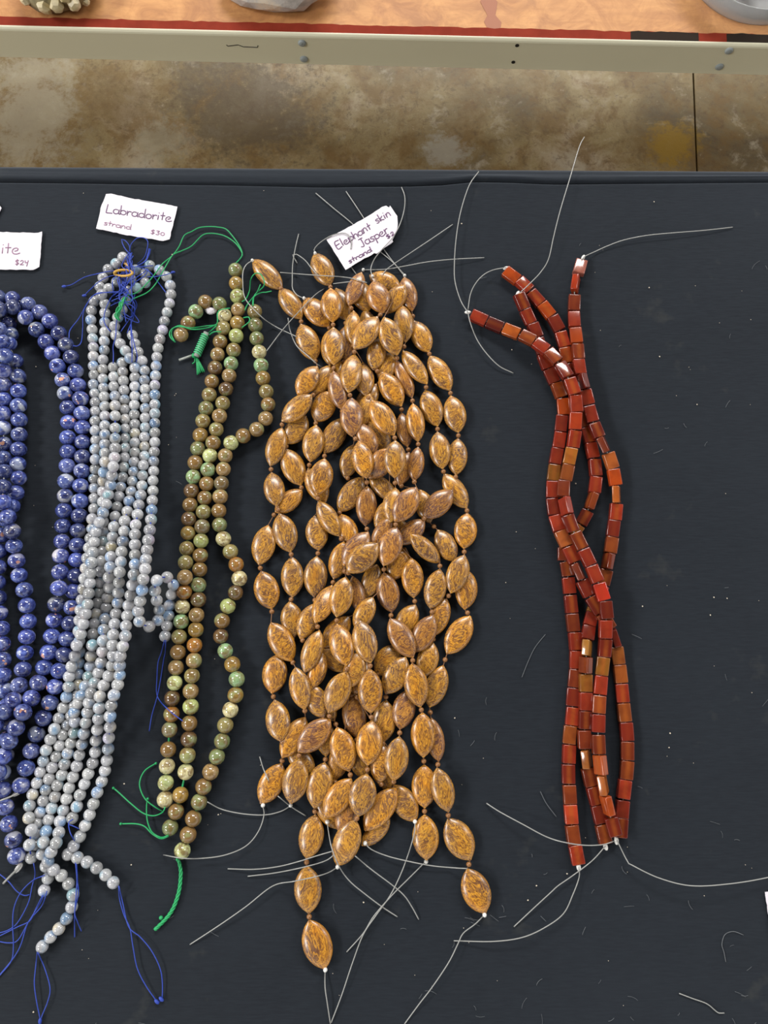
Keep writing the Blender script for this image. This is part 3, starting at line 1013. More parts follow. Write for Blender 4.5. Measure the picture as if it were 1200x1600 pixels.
G3 = [(398,487),(399,508),(401,529),(405,550),(408,571),(411,591),(416,612),(419,632),(415,654),(401,671),(380,681),(361,692),(352,712),(349,733),(346,755),(344,776),(342,798),(343,820),(349,842),(360,862),(369,882),(374,904),(368,926),(356,947),(347,970),(345,994),(352,1017),(363,1038),(370,1061),(368,1086),(360,1109),(352,1133),(347,1158),(339,1182),(329,1206),(318,1229),(311,1253),(302,1279),(294,1304),(285,1329)]
GS = {}
GS[1] = round_strand('opal_bead_strand', 'green', G1, RG, 'middle green and brown opal strand with a long green thread loop at its top', 'bead strand', 'green and brown opal strands', gcol('egltglomtdotobpmbboylbbmdtgrtotlbdocgbe'), MAT['greenthread'], sr=0.0006, squash=1.0)
GS[2] = round_strand('opal_bead_strand', 'green', G2, RG, 'green and brown opal strand whose short upper arm bends left past the wrapped coil', 'bead strand', 'green and brown opal strands', gcol('tbmbecobtdboeogebmdbdgootrcmobtpdrybcpc'), MAT['greenthread'], sr=0.0006, squash=1.0)
GS[3] = round_strand('opal_bead_strand', 'green', G3, RG, 'wavy green and brown opal strand nearest the jasper, ending in a green braid', 'bead strand', 'green and brown opal strands', gcol('oeecmgobttbpttytbecorcdlbdmgmgcoeetbebbp'), MAT['greenthread'], sr=0.0006, squash=1.0)

# ================================================================== CARNELIAN
def car_strand(px, label, narrow, bright):
    ln, wd, th = 0.0113, 0.0079, 0.0049
    n = len(px)
    narrow_set = {min(range(n), key=lambda i: (px[i][0] - a) ** 2 + (px[i][1] - b) ** 2) for a, b in narrow}
    cmap = {}
    for (a, b), col in bright.items():
        i = min(range(n), key=lambda i: (px[i][0] - a) ** 2 + (px[i][1] - b) ** 2)
        cmap[i] = col
    zs, rolls = [], []
    rnd = random.Random(sum(map(ord, label)))
    rr = 0.0030
    for i, (x, y) in enumerate(px):
        roll = math.radians(rnd.uniform(-7, 7)) if i not in narrow_set else math.radians(rnd.choice([-1, 1]) * rnd.uniform(58, 78))
        rolls.append(roll)
        half = (th * abs(math.cos(roll)) + wd * abs(math.sin(roll))) / 2
        p = P(x, y, half)
        zz = half
        for dx in (-0.0035, 0, 0.0035):
            for dy in (-0.004, 0, 0.004):
                zz = max(zz, hget(p.x + dx, p.y + dy) * 0.97 + half)
        p = P(x, y, zz)
        zs.append(zz)
    zs = np.array(zs)
    for _ in range(4):
        z2 = zs.copy()
        z2[1:-1] = np.maximum(zs[1:-1], 0.5 * (zs[:-2] + zs[2:]) - 0.0006)
        zs = z2
    pts = [P(x, y, z) for (x, y), z in zip(px, zs)]
    mid = pts[n // 2]
    root = empty('carnelian_bead_strand', (mid.x, mid.y, TABLE_Z), label, 'bead strand', 'carnelian strands')
    base = [(112, 34, 22), (128, 40, 24), (98, 30, 20), (136, 44, 26), (118, 52, 24), (106, 42, 22)]
    for i, p in enumerate(pts):
        d = tangent_rot(pts, i)
        y = d
        x = y.cross(Vector((0, 0, 1))).normalized()
        z = x.cross(y)
        R = Matrix((x, y, z)).transposed().to_quaternion() @ Quaternion((0, 1, 0), rolls[i])
        gap = 0.0115
        if 0 < i < n - 1:
            gap = min((pts[i + 1] - p).length, (p - pts[i - 1]).length) 
        L = min(ln, max(0.0085, gap * 0.97))
        c = cmap.get(i) or rnd.choice(base)
        k = rnd.uniform(0.92, 1.08)
        put('bead', ME['carnelian'], root, p, R, (wd, L / 1.4, th / 0.62), srgb(*[min(255, q * k * (0.8 if i in cmap else 1)) for q in c]))
        for s in np.linspace(-0.9, 0.9, 5):
            q = p + y * (s * L / 2)
            for e in (-0.6, 0, 0.6):
                m = q + x * (e * wd / 2)
                sphere_stamp(m.x, m.y, zs[i] - 0.0004, th / 2)
    tubes('string', [[Vector(q) for q in catmull(pts, 0.004)]], 0.0004, MAT['wire'], root, 5)
    return root, pts
OR_, AM, LO, PK = (190, 74, 24), (150, 92, 34), (186, 98, 46), (176, 104, 88)
carD = [(799,431),(819,446),(837,466),(854,485),(869,506),(879,531),(884,556),(891,581),(898,606),(905,631),(912,656),(919,680),(925,704),(930,731),(930,758),(924,783),(913,809),(899,829),(886,846),(881,866),(886,889),(889,915),(892,944),(895,973),(899,1002),(900,1031),(898,1060),(895,1089),(894,1119),(890,1148),(889,1178),(888,1209),(890,1241),(892,1272),(895,1304),(901,1335)]
carC = [(906,418),(899,444),(897,474),(897,500),(900,525),(903,550),(905,574),(910,597),(917,621),(923,647),(932,673),(943,695),(954,720),(960,746),(963,773),(962,800),(958,826),(955,852),(950,877),(945,902),(938,926),(929,948),(923,968),(919,989),(917,1013),(915,1039),(915,1067),(915,1096),(914,1125),(913,1155),(916,1185),(921,1214),(929,1243),(936,1272),(943,1303)]
carA = [(815,471),(825,495),(836,517),(844,541),(852,565),(862,588),(873,610),(880,636),(877,662),(874,688),(869,713),(865,739),(863,765),(864,792),(870,818),(880,842),(892,867),(904,893),(915,919),(930,945),(947,970),(961,996),(965,1024),(969,1053),(972,1083),(975,1113),(979,1143),(980,1173),(979,1203),(975,1233),(972,1264),(970,1293)]
carB = [(748,497),(773,508),(799,518),(824,528),(845,541),(864,557),(881,579),(894,604),(900,631),(899,658),(897,686),(891,713),(886,739),(880,764),(884,791),(891,818),(904,845),(917,871),(929,897),(940,925),(947,953),(946,983),(945,1012),(941,1041),(938,1071),(936,1101),(935,1130),(935,1163),(938,1195),(942,1226),(949,1258),(958,1291)]
CS = {}
CS['D'] = car_strand(carD, 'carnelian strand reaching lowest, along the left side of its bundle', [(924,783)], {(799,431): OR_, (854,485): OR_, (884,556): OR_, (899,829): AM, (892,1272): (196,70,40), (890,1148): (166,84,34)})
CS['C'] = car_strand(carC, 'carnelian strand topped by a pinkish bead and wire pointing right', [(899,444),(910,597),(943,695),(963,773),(950,877),(917,1013),(915,1039),(916,1185)], {(906,418): PK, (899,444): (196,64,30), (900,525): OR_, (954,720): LO, (960,746): OR_, (963,773): (206,108,40), (955,852): (150,70,30), (929,948): AM, (917,1013): (196,132,56), (915,1067): AM, (916,1185): (186,110,50), (943,1303): (140,60,30)})
CS['A'] = car_strand(carA, 'carnelian strand bulging out to the right near its bottom', [(904,893),(961,996)], {(880,636): OR_, (865,739): AM, (880,842): (190,100,50), (965,1024): (164,92,40), (969,1053): (176,92,38), (975,1113): (160,80,34)})
CS['B'] = car_strand(carB, 'carnelian strand lying on top, its upper end reaching furthest left', [(884,791),(938,1195),(942,1226),(949,1258)], {(773,508): (96,30,24), (799,518): (190,92,34), (899,658): (196,66,32), (891,713): (184,110,40), (886,739): (150,76,34), (940,925): (196,52,34), (941,1041): (170,108,40), (938,1195): (196,90,40), (942,1226): (212,120,56), (949,1258): (196,84,34)})

# ================================================================== JASPER
z1, z2, z3, z4 = Z(370, 280, 3), Z(370, 540, 3), Z(370, 780, 3), Z(370, 1020, 3)
z5 = Z(280, 1200, 2.4)
W_J = {}
def B(zf, x1, y1, x2, y2, wd, lev, tint='o'):
    (a, b) = zf([(x1, y1), (x2, y2)])
    s = 3 if zf is not z5 else 2.4
    return [a, b, wd / s, lev, tint]
JS = {
 1: [B(z1,75,378,212,515,95,3), B(z1,203,512,303,655,95,3), B(z1,300,680,368,850,108,3), B(z2,378,98,285,230,100,2,'g'), B(z2,320,335,238,455,105,1), B(z2,230,485,300,655,108,2), B(z2,297,685,190,775,88,1,'g'), B(z3,147,122,105,308,108,3), B(z3,115,338,165,515,112,3,'g'), B(z3,160,580,260,760,108,3,'g'), B(z4,275,68,318,265,92,3), B(z4,322,303,213,492,100,2,'g'), B(z4,212,520,112,707,105,3,'g')],
 2: [B(z1,318,558,432,690,112,1,'g'), B(z1,435,705,440,875,90,0), B(z2,432,105,370,220,88,1), B(z2,352,232,212,355,100,3), B(z2,212,385,158,565,95,3), B(z2,163,595,188,752,95,3), B(z3,200,68,252,248,110,3), B(z3,258,270,262,460,103,3), B(z3,248,488,268,640,100,1), B(z4,190,8,165,190,112,2,'g'), B(z4,178,222,207,415,108,2), B(z4,240,440,360,560,90,0), B(z4,370,640,470,825,88,0)],
 3: [B(z1,365,348,438,500,105,3), B(z1,440,512,450,670,105,3,'g'), B(z1,453,695,457,872,105,3), B(z2,452,120,492,300,85,2,'p'), B(z2,502,340,410,505,105,2), B(z2,412,530,378,702,108,3,'g'), B(z2,382,730,478,892,88,3), B(z3,502,200,455,375,90,1,'g'), B(z3,447,405,368,580,92,2,'g'), B(z3,388,615,318,812,90,3), B(z4,340,148,405,300,95,1), B(z4,410,318,418,475,85,0), B(z4,412,515,362,727,112,3), B(z5,512,175,478,340,85,3), B(z5,478,367,487,545,92,3), B(z5,488,570,547,753,97,3,'g')],
 4: [B(z1,465,512,512,660,100,1), B(z1,508,690,515,850,92,1,'p'), B(z2,485,85,432,205,80,0), B(z2,440,222,372,350,112,1,'g'), B(z2,372,372,345,545,100,2), B(z2,335,575,415,735,100,1), B(z3,365,78,385,240,102,2), B(z3,375,268,363,458,106,3), B(z3,368,490,298,655,90,1), B(z3,400,735,355,875,80,1,'g'), B(z4,370,170,458,320,85,0), B(z4,470,350,527,555,112,3,'g'), B(z4,537,590,412,772,105,3,'g')],
 5: [B(z1,640,478,685,628,110,3,'p'), B(z1,660,645,550,797,110,3), B(z2,552,42,523,220,100,3), B(z2,537,245,540,425,106,3,'p'), B(z2,572,448,608,622,98,3,'g'), B(z2,612,660,603,845,95,3,'p'), B(z3,617,155,500,312,105,2,'p'), B(z3,512,365,468,552,105,3), B(z3,468,585,515,780,108,3,'g'), B(z4,515,90,430,280,108,3), B(z4,438,312,288,465,110,3,'p'), B(z4,295,497,253,707,112,3)],
 6: [B(z1,640,458,748,500,95,1), B(z1,690,648,752,825,110,3), B(z2,750,72,822,245,66,2,'p'), B(z2,825,272,850,450,85,3,'g'), B(z2,850,475,830,634,76,3,'p'), B(z2,843,665,742,825,108,3,'p'), B(z3,748,130,688,312,108,3,'p'), B(z3,690,345,727,530,103,3,'p'), B(z3,718,560,827,742,105,3,'p'), B(z4,822,50,860,255,105,3,'g'), B(z4,870,280,875,490,105,3,'g'), B(z4,878,525,880,727,110,3,'g'), B(z5,920,175,928,345,90,3)],
 7: [B(z1,785,460,820,620,88,1,'p'), B(z1,830,665,900,812,96,2), B(z2,905,48,1000,210,100,3), B(z2,1003,236,1040,408,105,3), B(z2,1037,436,1028,606,95,3), B(z2,1012,680,875,806,105,3,'p'), B(z3,868,108,768,200,92,2,'p'), B(z3,818,276,830,462,100,3,'g'), B(z3,838,495,755,645,98,1), B(z3,752,695,660,815,108,1), B(z4,650,110,560,185,80,0), B(z4,535,192,565,400,103,1,'p'), B(z4,560,425,600,585,95,1)],
 8: [B(z1,787,500,695,625,95,2), B(z1,775,592,790,765,95,2), B(z2,778,25,892,180,84,2), B(z2,883,210,942,378,104,3), B(z2,940,405,965,578,98,3), B(z2,972,602,1078,762,95,2), B(z3,1080,65,1065,232,105,3,'g'), B(z3,1067,262,1003,440,100,3), B(z3,982,465,920,640,88,2,'g'), B(z3,918,680,870,830,96,1), B(z4,800,175,765,358,100,2,'p'), B(z4,762,393,735,600,103,3), B(z4,735,620,838,790,104,2)],
 9: [B(z1,560,470,615,622,105,2), B(z1,668,750,640,890,90,2), B(z2,678,125,772,285,103,2,'g'), B(z2,772,315,800,475,76,1,'p'), B(z2,808,500,760,655,82,1,'p'), B(z2,860,678,905,830,88,1), B(z3,942,145,1018,290,98,2), B(z3,1085,335,1068,517,100,1,'g'), B(z3,1095,548,985,725,108,3,'g'), B(z4,968,60,903,255,98,2), B(z4,910,305,947,508,82,2,'p'), B(z4,938,540,992,745,98,3), B(z5,1008,190,1092,345,97,3), B(z5,1080,378,1147,545,95,3,'g')],
 10: [B(z1,585,437,525,592,84,2,'p'), B(z1,548,618,540,770,80,1), B(z2,592,80,602,235,95,1), B(z2,632,258,737,420,108,3,'g'), B(z2,743,445,740,620,102,3), B(z2,742,680,722,815,95,1), B(z3,735,110,800,165,70,0), B(z3,813,165,952,298,80,2), B(z3,952,330,908,512,98,3), B(z3,922,545,833,717,102,2,'p'), B(z4,792,20,698,192,108,2), B(z4,700,222,680,422,104,1), B(z4,690,440,665,605,92,1,'g'), B(z4,748,632,598,835,108,3,'g')],
 11: [B(z1,600,622,640,745,80,0), B(z2,722,35,680,170,92,0), B(z2,655,180,565,325,95,0), B(z2,548,465,508,622,88,1), B(z2,595,618,478,778,103,2), B(z3,490,82,545,205,92,1,'g'), B(z3,515,215,600,320,75,0), B(z3,650,328,610,442,88,1), B(z3,573,568,627,767,106,3), B(z4,623,75,628,283,106,3,'g'), B(z4,632,318,613,527,116,3,'g'), B(z4,610,568,568,767,116,3), B(z5,662,195,593,367,90,3)],
 12: [B(z2,620,240,590,365,85,0), B(z2,578,372,645,500,92,1,'p'), B(z2,705,498,638,608,105,1,'p'), B(z2,635,622,735,712,85,0), B(z2,720,735,665,850,85,0), B(z3,662,208,518,342,110,3), B(z3,543,362,582,532,72,1,'p'), B(z3,528,550,405,695,98,1,'g'), B(z3,410,705,482,785,85,0), B(z3,575,715,530,880,96,1), B(z4,500,420,452,600,90,0,'g'), B(z4,540,690,488,820,90,1,'p')],
 13: [B(z2,628,365,705,482,98,0), B(z3,700,122,660,190,70,0,'p'), B(z3,790,228,725,378,100,1,'g'), B(z3,635,465,560,605,88,1), B(z4,595,40,560,180,85,0,'g'), B(z4,720,500,700,620,80,0), B(z4,705,790,598,892,75,1)],
}
TINT = {'o': (1.02, 1.07, 1.04), 'g': (1.14, 1.1, 0.82), 'p': (0.82, 0.79, 1.15)}
ST, SB = math.sin(TILT), None
ST = math.sin(TILT)
beads = []
for s, lst in JS.items():
    for i, b in enumerate(lst):
        beads.append(dict(s=s, i=i, a=b[0], b=b[1], w=b[2], lev=b[3], tint=b[4]))
rnd = random.Random(21)
TH = 0.0066
beads.sort(key=lambda q: (q['lev'], q['s'], q['i']))
for q in beads:
    za = zb = TH / 2
    pxs = F_PX / (CAM_H / CT)
    wm = max(0.0105, q['w'] / 2470 * 1.05)
    thick = TH * min(1.05, 0.75 + 0.25 * wm / 0.0145)
    for it in range(3):
        A, Bp = P(*q['a'], za), P(*q['b'], zb)
        C = (A + Bp) / 2
        d = Bp - A
        L = d.length
        L = min(0.0305, max(0.0225, L))
        ax = d.normalized()
        dxy = Vector((ax.x, ax.y, 0)).normalized()
        sd = Vector((dxy.y, -dxy.x, 0))
        q_ = hwin(C.x - 0.017, C.x + 0.017, C.y - 0.017, C.y + 0.017)
        i0, i1, j0, j1, X, Y = q_
        tt = ((X - C.x) * dxy.x + (Y - C.y) * dxy.y) / (L / 2 * 0.96)
        uu = ((X - C.x) * sd.x + (Y - C.y) * sd.y) / (wm / 2 * 0.94)
        wx = np.clip(1 - np.abs(tt) ** 2.2, 0, 1) ** 0.76
        tz = np.clip(1 - np.abs(tt) ** 2.1, 0, 1) ** 0.75
        ins = (np.abs(tt) < 1) & (np.abs(uu) < wx)
        hh = np.where(ins, thick / 2 * tz * np.sqrt(np.clip(1 - (uu / np.maximum(wx, 1e-3)) ** 2, 0, 1)), 0)
        Hm = HM_[j0:j1, i0:i1]
        need = np.where(ins, Hm * 0.93 + hh, 0)
        h1 = max(thick / 2, float(need[ins & (tt < 0.15)].max()))
        h2 = max(thick / 2, float(need[ins & (tt > -0.15)].max()))
        sl = max(-0.30, min(0.30, (h2 - h1) / L))
        # exact offset for the tilted bead
        pl = np.where(ins, tt * (L / 2) * sl, 0)
        base = max(thick / 2, float((need - pl)[ins].max()))
        za, zb = base - sl * L / 2, base + sl * L / 2
    A, Bp = P(*q['a'], za), P(*q['b'], zb)
    C = (A + Bp) / 2
    q.update(C=C, ax=(Bp - A).normalized(), L=L, W=wm, T=thick, za=za, zb=zb, sl=sl, base=base)
    top = np.where(ins, base + tt * (L / 2) * sl + hh, 0)
    np.maximum(Hm, top, out=Hm)
J_root = {}
JLAB = {
 1: 'jasper strand whose upper end trails furthest left, towards the green opal beads',
 2: 'jasper strand along the left side, starting between the two trailing top ends',
 3: 'jasper strand with the lowest tail, starting at the lone bead left of the card',
 4: 'jasper strand winding down the left half beneath its neighbours',
 5: 'jasper strand starting in a purplish round-faced bead on top of the upper pile',
 6: 'jasper strand over the pile, its tail bead left of the rightmost tail',
 7: 'jasper strand forming the upper right outline of the pile',
 8: 'jasper strand forming the right outline of the pile at mid height',
 9: 'jasper strand whose two-bead tail hangs furthest right',
 10: 'jasper strand starting in the purplish bead just below the tilted card',
 11: 'jasper strand on top of the lower middle, ending between the two long tails',
 12: 'jasper strand mostly buried in the pile, crossing left through its middle',
 13: 'jasper strand almost wholly buried beneath the others in the pile\'s centre'}
by = {}
for q in beads:
    by.setdefault(q['s'], []).append(q)
JT = {}
for s, lst in by.items():
    lst.sort(key=lambda q: q['i'])
    m = lst[len(lst) // 2]['C']
    root = empty('jasper_bead_strand', (m.x, m.y, TABLE_Z), JLAB[s], 'bead strand', 'jasper strands in the pile')
    J_root[s] = root
    path = []
    for q in lst:
        y = q['ax']
        x = y.cross(Vector((0, 0, 1))).normalized()
        z = x.cross(y)
        R = Matrix((x, y, z)).transposed().to_quaternion() @ Quaternion((0, 1, 0), math.radians(rnd.uniform(-6, 6)))
        tn = TINT[q['tint']]; k = rnd.uniform(0.9, 1.12)
        put('bead', ME['jasper'], root, q['C'], R, (q['W'] / 2, q['L'] / 2, q['T'] / 2), (tn[0] * k, tn[1] * k, tn[2] * k, 1))
        h = y * (q['L'] / 2)
        path += [q['C'] - h, q['C'] + h]
    JT[s] = path
    for a, b in zip(lst, lst[1:]):
        e0 = a['C'] + a['ax'] * (a['L'] / 2); e1 = b['C'] - b['ax'] * (b['L'] / 2)
        g = (e1 - e0).length
        r = 0.0016
        c = (e0 + e1) / 2 if g < 0.008 else e0 + (e1 - e0).normalized() * 0.0017
        if g < 0.0032:
            c = c + Vector((0, 0, 0.0004))
        put('spacer_bead', ME['spacer'], root, c, None, (r, r, r), (1, 1, 1, 1))
        sphere_stamp(c.x, c.y, c.z - TABLE_Z, r)
    tubes('string', [path], 0.0003, MAT['jstring'], root, 5)

# ================================================================== WIRES, THREADS
WR = 0.00033
def wires(root, lines, arch=0.002, r=WR, mat=None, name='wire_end', zends=None, step=4.0, lift=0.0):
    out = []
    for ln in lines:
        a = arch
        if isinstance(ln, tuple):
            ln, a = ln
        g = drape(ln, r, a, step, lift)
        out.append(tubes(name, [g], r, mat or MAT['wire'], root, 6))
    return out
def knot(root, p, r=0.0012, me='knotw', stretch=1.5, d=None):
    q = None
    if d is not None:
        q = Vector((0, 0, 1)).rotation_difference(d)
    return put('knot', ME[me], root, p, q, (r, r, r * stretch))

# wires that pass beneath the jasper card first
wires(J_root[7], [z1([(370,65),(450,133),(545,212),(610,285),(660,330),(730,388),(785,452)])], 0.0)
wires(J_root[9], [z1([(512,57),(560,128),(600,190),(640,255),(690,330),(735,390),(788,450)])], 0.0)
wires(J_root[10], [z1([(490,340),(535,410),(560,445)])], 0.0)

# ------------------------------------------------------------------ paper cards
def torn(poly, amp, rnd, step=5):
    out = []
    for (a, b) in zip(poly, poly[1:] + poly[:1]):
        n = max(1, int(math.hypot(b[0] - a[0], b[1] - a[1]) / step))
        for k in range(n):
            x = a[0] + (b[0] - a[0]) * k / n; y = a[1] + (b[1] - a[1]) * k / n
            j = 0 if k == 0 else amp
            out.append((x + rnd.uniform(-j, j), y + rnd.uniform(-j, j)))
    return out

def card(name, poly, z, label, seed):
    rnd = random.Random(seed)
    pl = torn(poly, 0.5, rnd)
    pts = [P(x, y, z) for x, y in pl]
    cx = sum((p for p in pts), Vector()) / len(pts)
    root = empty(name, (cx.x, cx.y, TABLE_Z), label, 'price card', 'handwritten price cards')
    bm = bmesh.new()
    top = [bm.verts.new(p) for p in pts]
    bot = [bm.verts.new(p - Vector((0, 0, 0.0004))) for p in pts]
    bm.faces.new(top); bm.faces.new(bot)
    n = len(top)
    for i in range(n):
        j = (i + 1) % n
        bm.faces.new((top[i], top[j], bot[j], bot[i]))
    bmesh.ops.triangulate(bm, faces=[f for f in bm.faces if len(f.verts) > 4])
    bm_obj('paper', bm, MAT['paper'], root)
    # stamp
    ps = [(p.x, p.y) for p in pts]
    x0, x1 = min(p[0] for p in ps), max(p[0] for p in ps); y0, y1 = min(p[1] for p in ps), max(p[1] for p in ps)
    q = hwin(x0, x1, y0, y1)
    if q is not None:
        i0, i1, j0, j1, X, Y = q
        ins = np.zeros(X.shape, bool)
        for (ax, ay), (bx, by_) in zip(ps, ps[1:] + ps[:1]):
            if ay == by_: continue
            c = ((ay > Y) != (by_ > Y)) & (X < (bx - ax) * (Y - ay) / (by_ - ay) + ax)
            ins ^= c
        H = HM_[j0:j1, i0:i1]
        H[ins] = np.maximum(H[ins], z)
    return root

def arc(cx, cy, rx, ry, a0, a1, n=12):
    return [(cx + rx * math.cos(math.radians(a0 + (a1 - a0) * i / n)), cy + ry * math.sin(math.radians(a0 + (a1 - a0) * i / n))) for i in range(n + 1)]
# handwriting: x height 1, capitals 1.8
FONT = {
 'L': (0.95, [[(0.12, 1.8), (0.0, 0.1), (0.05, 0.0), (0.85, 0.05)]]),
 'a': (0.95, [arc(0.38, 0.5, 0.38, 0.48, 50, 390), [(0.78, 0.98), (0.78, 0.15), (0.92, 0.0)]]),
 'b': (0.9, [[(0.05, 1.9), (0.05, 0.0)], arc(0.42, 0.45, 0.38, 0.45, 170, -170)]),
 'r': (0.7, [[(0.05, 1.0), (0.1, 0.0)], [(0.1, 0.5), (0.3, 0.9), (0.62, 0.85)]]),
 'd': (0.95, [arc(0.38, 0.45, 0.37, 0.45, 40, 380), [(0.82, 1.9), (0.78, 0.1), (0.9, 0.0)]]),
 'o': (0.9, [arc(0.4, 0.48, 0.38, 0.48, 90, 450)]),
 'i': (0.4, [[(0.12, 0.95), (0.08, 0.0)], [(0.16, 1.4), (0.17, 1.48)]]),
 't': (0.7, [[(0.32, 1.7), (0.26, 0.05)], [(0.0, 0.95), (0.62, 1.0)]]),
 'e': (0.95, [[(0.3, 0.45), (0.62, 0.6), (0.68, 0.85), (0.45, 1.0), (0.15, 0.8), (0.05, 0.4), (0.2, 0.05), (0.55, 0.0), (0.9, 0.2)]]),
 'E': (1.0, [[(0.85, 1.75), (0.1, 1.7), (0.05, 0.0), (0.85, 0.05)], [(0.07, 0.9), (0.7, 0.95)]]),
 'l': (0.35, [[(0.12, 1.85), (0.08, 0.0)]]),
 'p': (0.9, [[(0.05, 1.0), (0.05, -0.8)], arc(0.42, 0.5, 0.38, 0.45, 170, -170)]),
 'h': (0.85, [[(0.05, 1.85), (0.05, 0.0)], [(0.05, 0.5), (0.25, 0.95), (0.6, 0.9), (0.68, 0.0)]]),
 'n': (0.85, [[(0.05, 1.0), (0.05, 0.0)], [(0.05, 0.5), (0.25, 0.95), (0.58, 0.9), (0.66, 0.0)]]),
 's': (0.75, [[(0.62, 0.85), (0.35, 1.0), (0.1, 0.8), (0.3, 0.55), (0.58, 0.3), (0.4, 0.0), (0.05, 0.1)]]),
 'k': (0.8, [[(0.05, 1.85), (0.05, 0.0)], [(0.6, 1.0), (0.08, 0.45), (0.65, 0.0)]]),
 'J': (0.95, [[(0.2, 1.75), (0.9, 1.75)], [(0.6, 1.75), (0.6, 0.3), (0.4, 0.0), (0.05, 0.2)]]),
 '$': (0.9, [[(0.7, 1.2), (0.35, 1.3), (0.1, 1.05), (0.4, 0.75), (0.68, 0.45), (0.4, 0.15), (0.05, 0.25)], [(0.42, 1.6), (0.34, -0.15)]]),
 '3': (0.85, [[(0.1, 1.25), (0.65, 1.25), (0.35, 0.75), (0.65, 0.5), (0.5, 0.05), (0.05, 0.1)]]),
 '0': (0.85, [arc(0.4, 0.55, 0.34, 0.5, 90, 450)]),
 '2': (0.85, [[(0.1, 0.95), (0.35, 1.25), (0.62, 1.0), (0.45, 0.5), (0.05, 0.05), (0.7, 0.05)]]),
 '4': (0.85, [[(0.1, 1.25), (0.15, 0.65), (0.6, 0.75)], [(0.68, 1.3), (0.4, -0.35)]]),
 ' ': (0.7, []),
}
def write(root, s, p0, p1, xh, z, mat=None, r=0.00034, slant=0.0):
    p0 = Vector(p0); p1 = Vector(p1)
    tot = sum(FONT[c][0] for c in s)
    d = (p1 - p0).normalized()
    up = Vector((d.y, -d.x))
    k = (p1 - p0).length / tot
    lines = []
    x = 0
    rr = random.Random(len(s))
    for ch in s:
        wd, st = FONT[ch]
        dy = rr.uniform(-0.06, 0.06)
        for ln in st:
            px = [p0 + d * ((x + a + slant * b) * k) + up * ((b + dy) * xh) for a, b in ln]
            sm = catmull([tuple(q) for q in px], max(0.8, xh * 0.18)) if len(px) > 2 else [tuple(q) for q in px]
            lines.append([P(q[0], q[1], z) for q in sm])
        x += wd
    tubes('handwriting', lines, r, mat or MAT['ink'], root, 5)

zc = Z(140, 290, 8)
c1 = card('price_card', zc([(205,105),(270,100),(480,150),(700,190),(900,225),(1097,262),(1050,450),(1000,668),(915,690),(640,645),(420,610),(250,570),(80,535),(110,420),(150,240)]), 0.0012,
          'white price card reading Labradorite above the pale bead strands', 1)
q = zc([(205,338),(1030,452)]); write(c1, 'Labradorite', q[0], q[1], 7.4, 0.00125)
q = zc([(175,492),(520,552)]); write(c1, 'strand', q[0], q[1], 4.4, 0.00125, MAT['inkpale'], 0.00027)
q = zc([(760,602),(940,630)]); write(c1, '$30', q[0], q[1], 4.8, 0.00125, MAT['inkpale'], 0.00027)
zc0 = Z(0, 300, 1029 / 90)
c0 = card('price_card', zc0([(-900,695),(0,712),(470,725),(680,728),(750,705),(725,1050),(700,1335),(590,1390),(0,1382),(-900,1360)]), 0.0012,
          'white price card cut by the left edge, its visible writing ending in ite', 2)
q = zc0([(25,1095),(365,1110)]); write(c0, 'ite', q[0], q[1], 9.5, 0.00125, MAT['inkpale'], 0.00034)
q = zc0([(268,1300),(520,1305)]); write(c0, '$24', q[0], q[1], 5.6, 0.00125, MAT['inkpale'], 0.0003)
zc3 = Z(490, 300, 7.5)
CZ = 0.0034
c3 = card('price_card', zc3([(150,555),(330,455),(590,310),(800,175),(850,160),(885,182),(895,158),(980,280),(985,400),(960,490),(922,560),(932,580),(740,722),(710,715),(560,800),(375,912),(260,730)]), CZ,
          'white price card reading Elephant skin Jasper, tilted above the jasper pile', 3)
q = zc3([(283,670),(690,425)]); write(c3, 'Elephant', q[0], q[1], 6.8, CZ + 0.00005)
q = zc3([(738,372),(915,268)]); write(c3, 'skin', q[0], q[1], 6.6, CZ + 0.00005)
q = zc3([(560,655),(890,468)]); write(c3, 'Jasper', q[0], q[1], 7.4, CZ + 0.00005)
q = zc3([(420,840),(690,690)]); write(c3, 'strand', q[0], q[1], 4.2, CZ + 0.00005)
q = zc3([(868,555),(960,490)]); write(c3, '$2', q[0], q[1], 4.4, CZ + 0.00005)
card('price_card', [(1195.5,1394),(1290,1389),(1300,1470),(1207,1470)], 0.0012, 'white card sliver at the photo\'s right edge', 4)
card('price_card', [(2.2,324.5),(-4,317),(-80,300),(-100,350),(-12,352)], 0.0012, 'tip of a white card at the left edge above the other cards', 5)

# ------------------------------------------------------------------ jasper wires on top
def jk(s, px, py, r=0.0011):
    a = P(px, py, 0.004)
    h = hget(a.x, a.y, 0.001)
    p = P(px, py, h + 0.0004)
    return knot(J_root[s], p, r)
wires(J_root[5], [z1([(635,457),(628,420),(645,375),(680,330),(730,275),(765,210),(785,140),(787,80),(772,37)])], 0.001)
wires(J_root[6], [z1([(1012,212),(920,275),(830,335),(740,395),(700,425),(685,447)])], 0.003)
wires(J_root[10], [z1([(1160,368),(1020,375),(900,387),(800,405),(700,422),(595,425)])], 0.003)
wires(J_root[8], [z1([(203,437),(300,445),(400,452),(480,457),(540,465),(610,485)])], 0.001)
wires(J_root[2], [z1([(290,257),(275,320),(262,400),(260,480),(262,515),(285,545),(315,558)])], 0.001)
wires(J_root[4], [z1([(283,393),(262,355),(280,352),(320,380),(352,420),(380,450)]), z1([(452,490),(500,484),(535,480)])], 0.001)
wires(J_root[3], [zc3([(20,715),(5,680),(20,650),(80,590),(200,515),(330,480),(400,500),(440,580),(437,670)])], 0.0004)
wires(J_root[9], [z1([(410,513),(370,540),(315,595),(220,700),(140,805)])], 0.001)
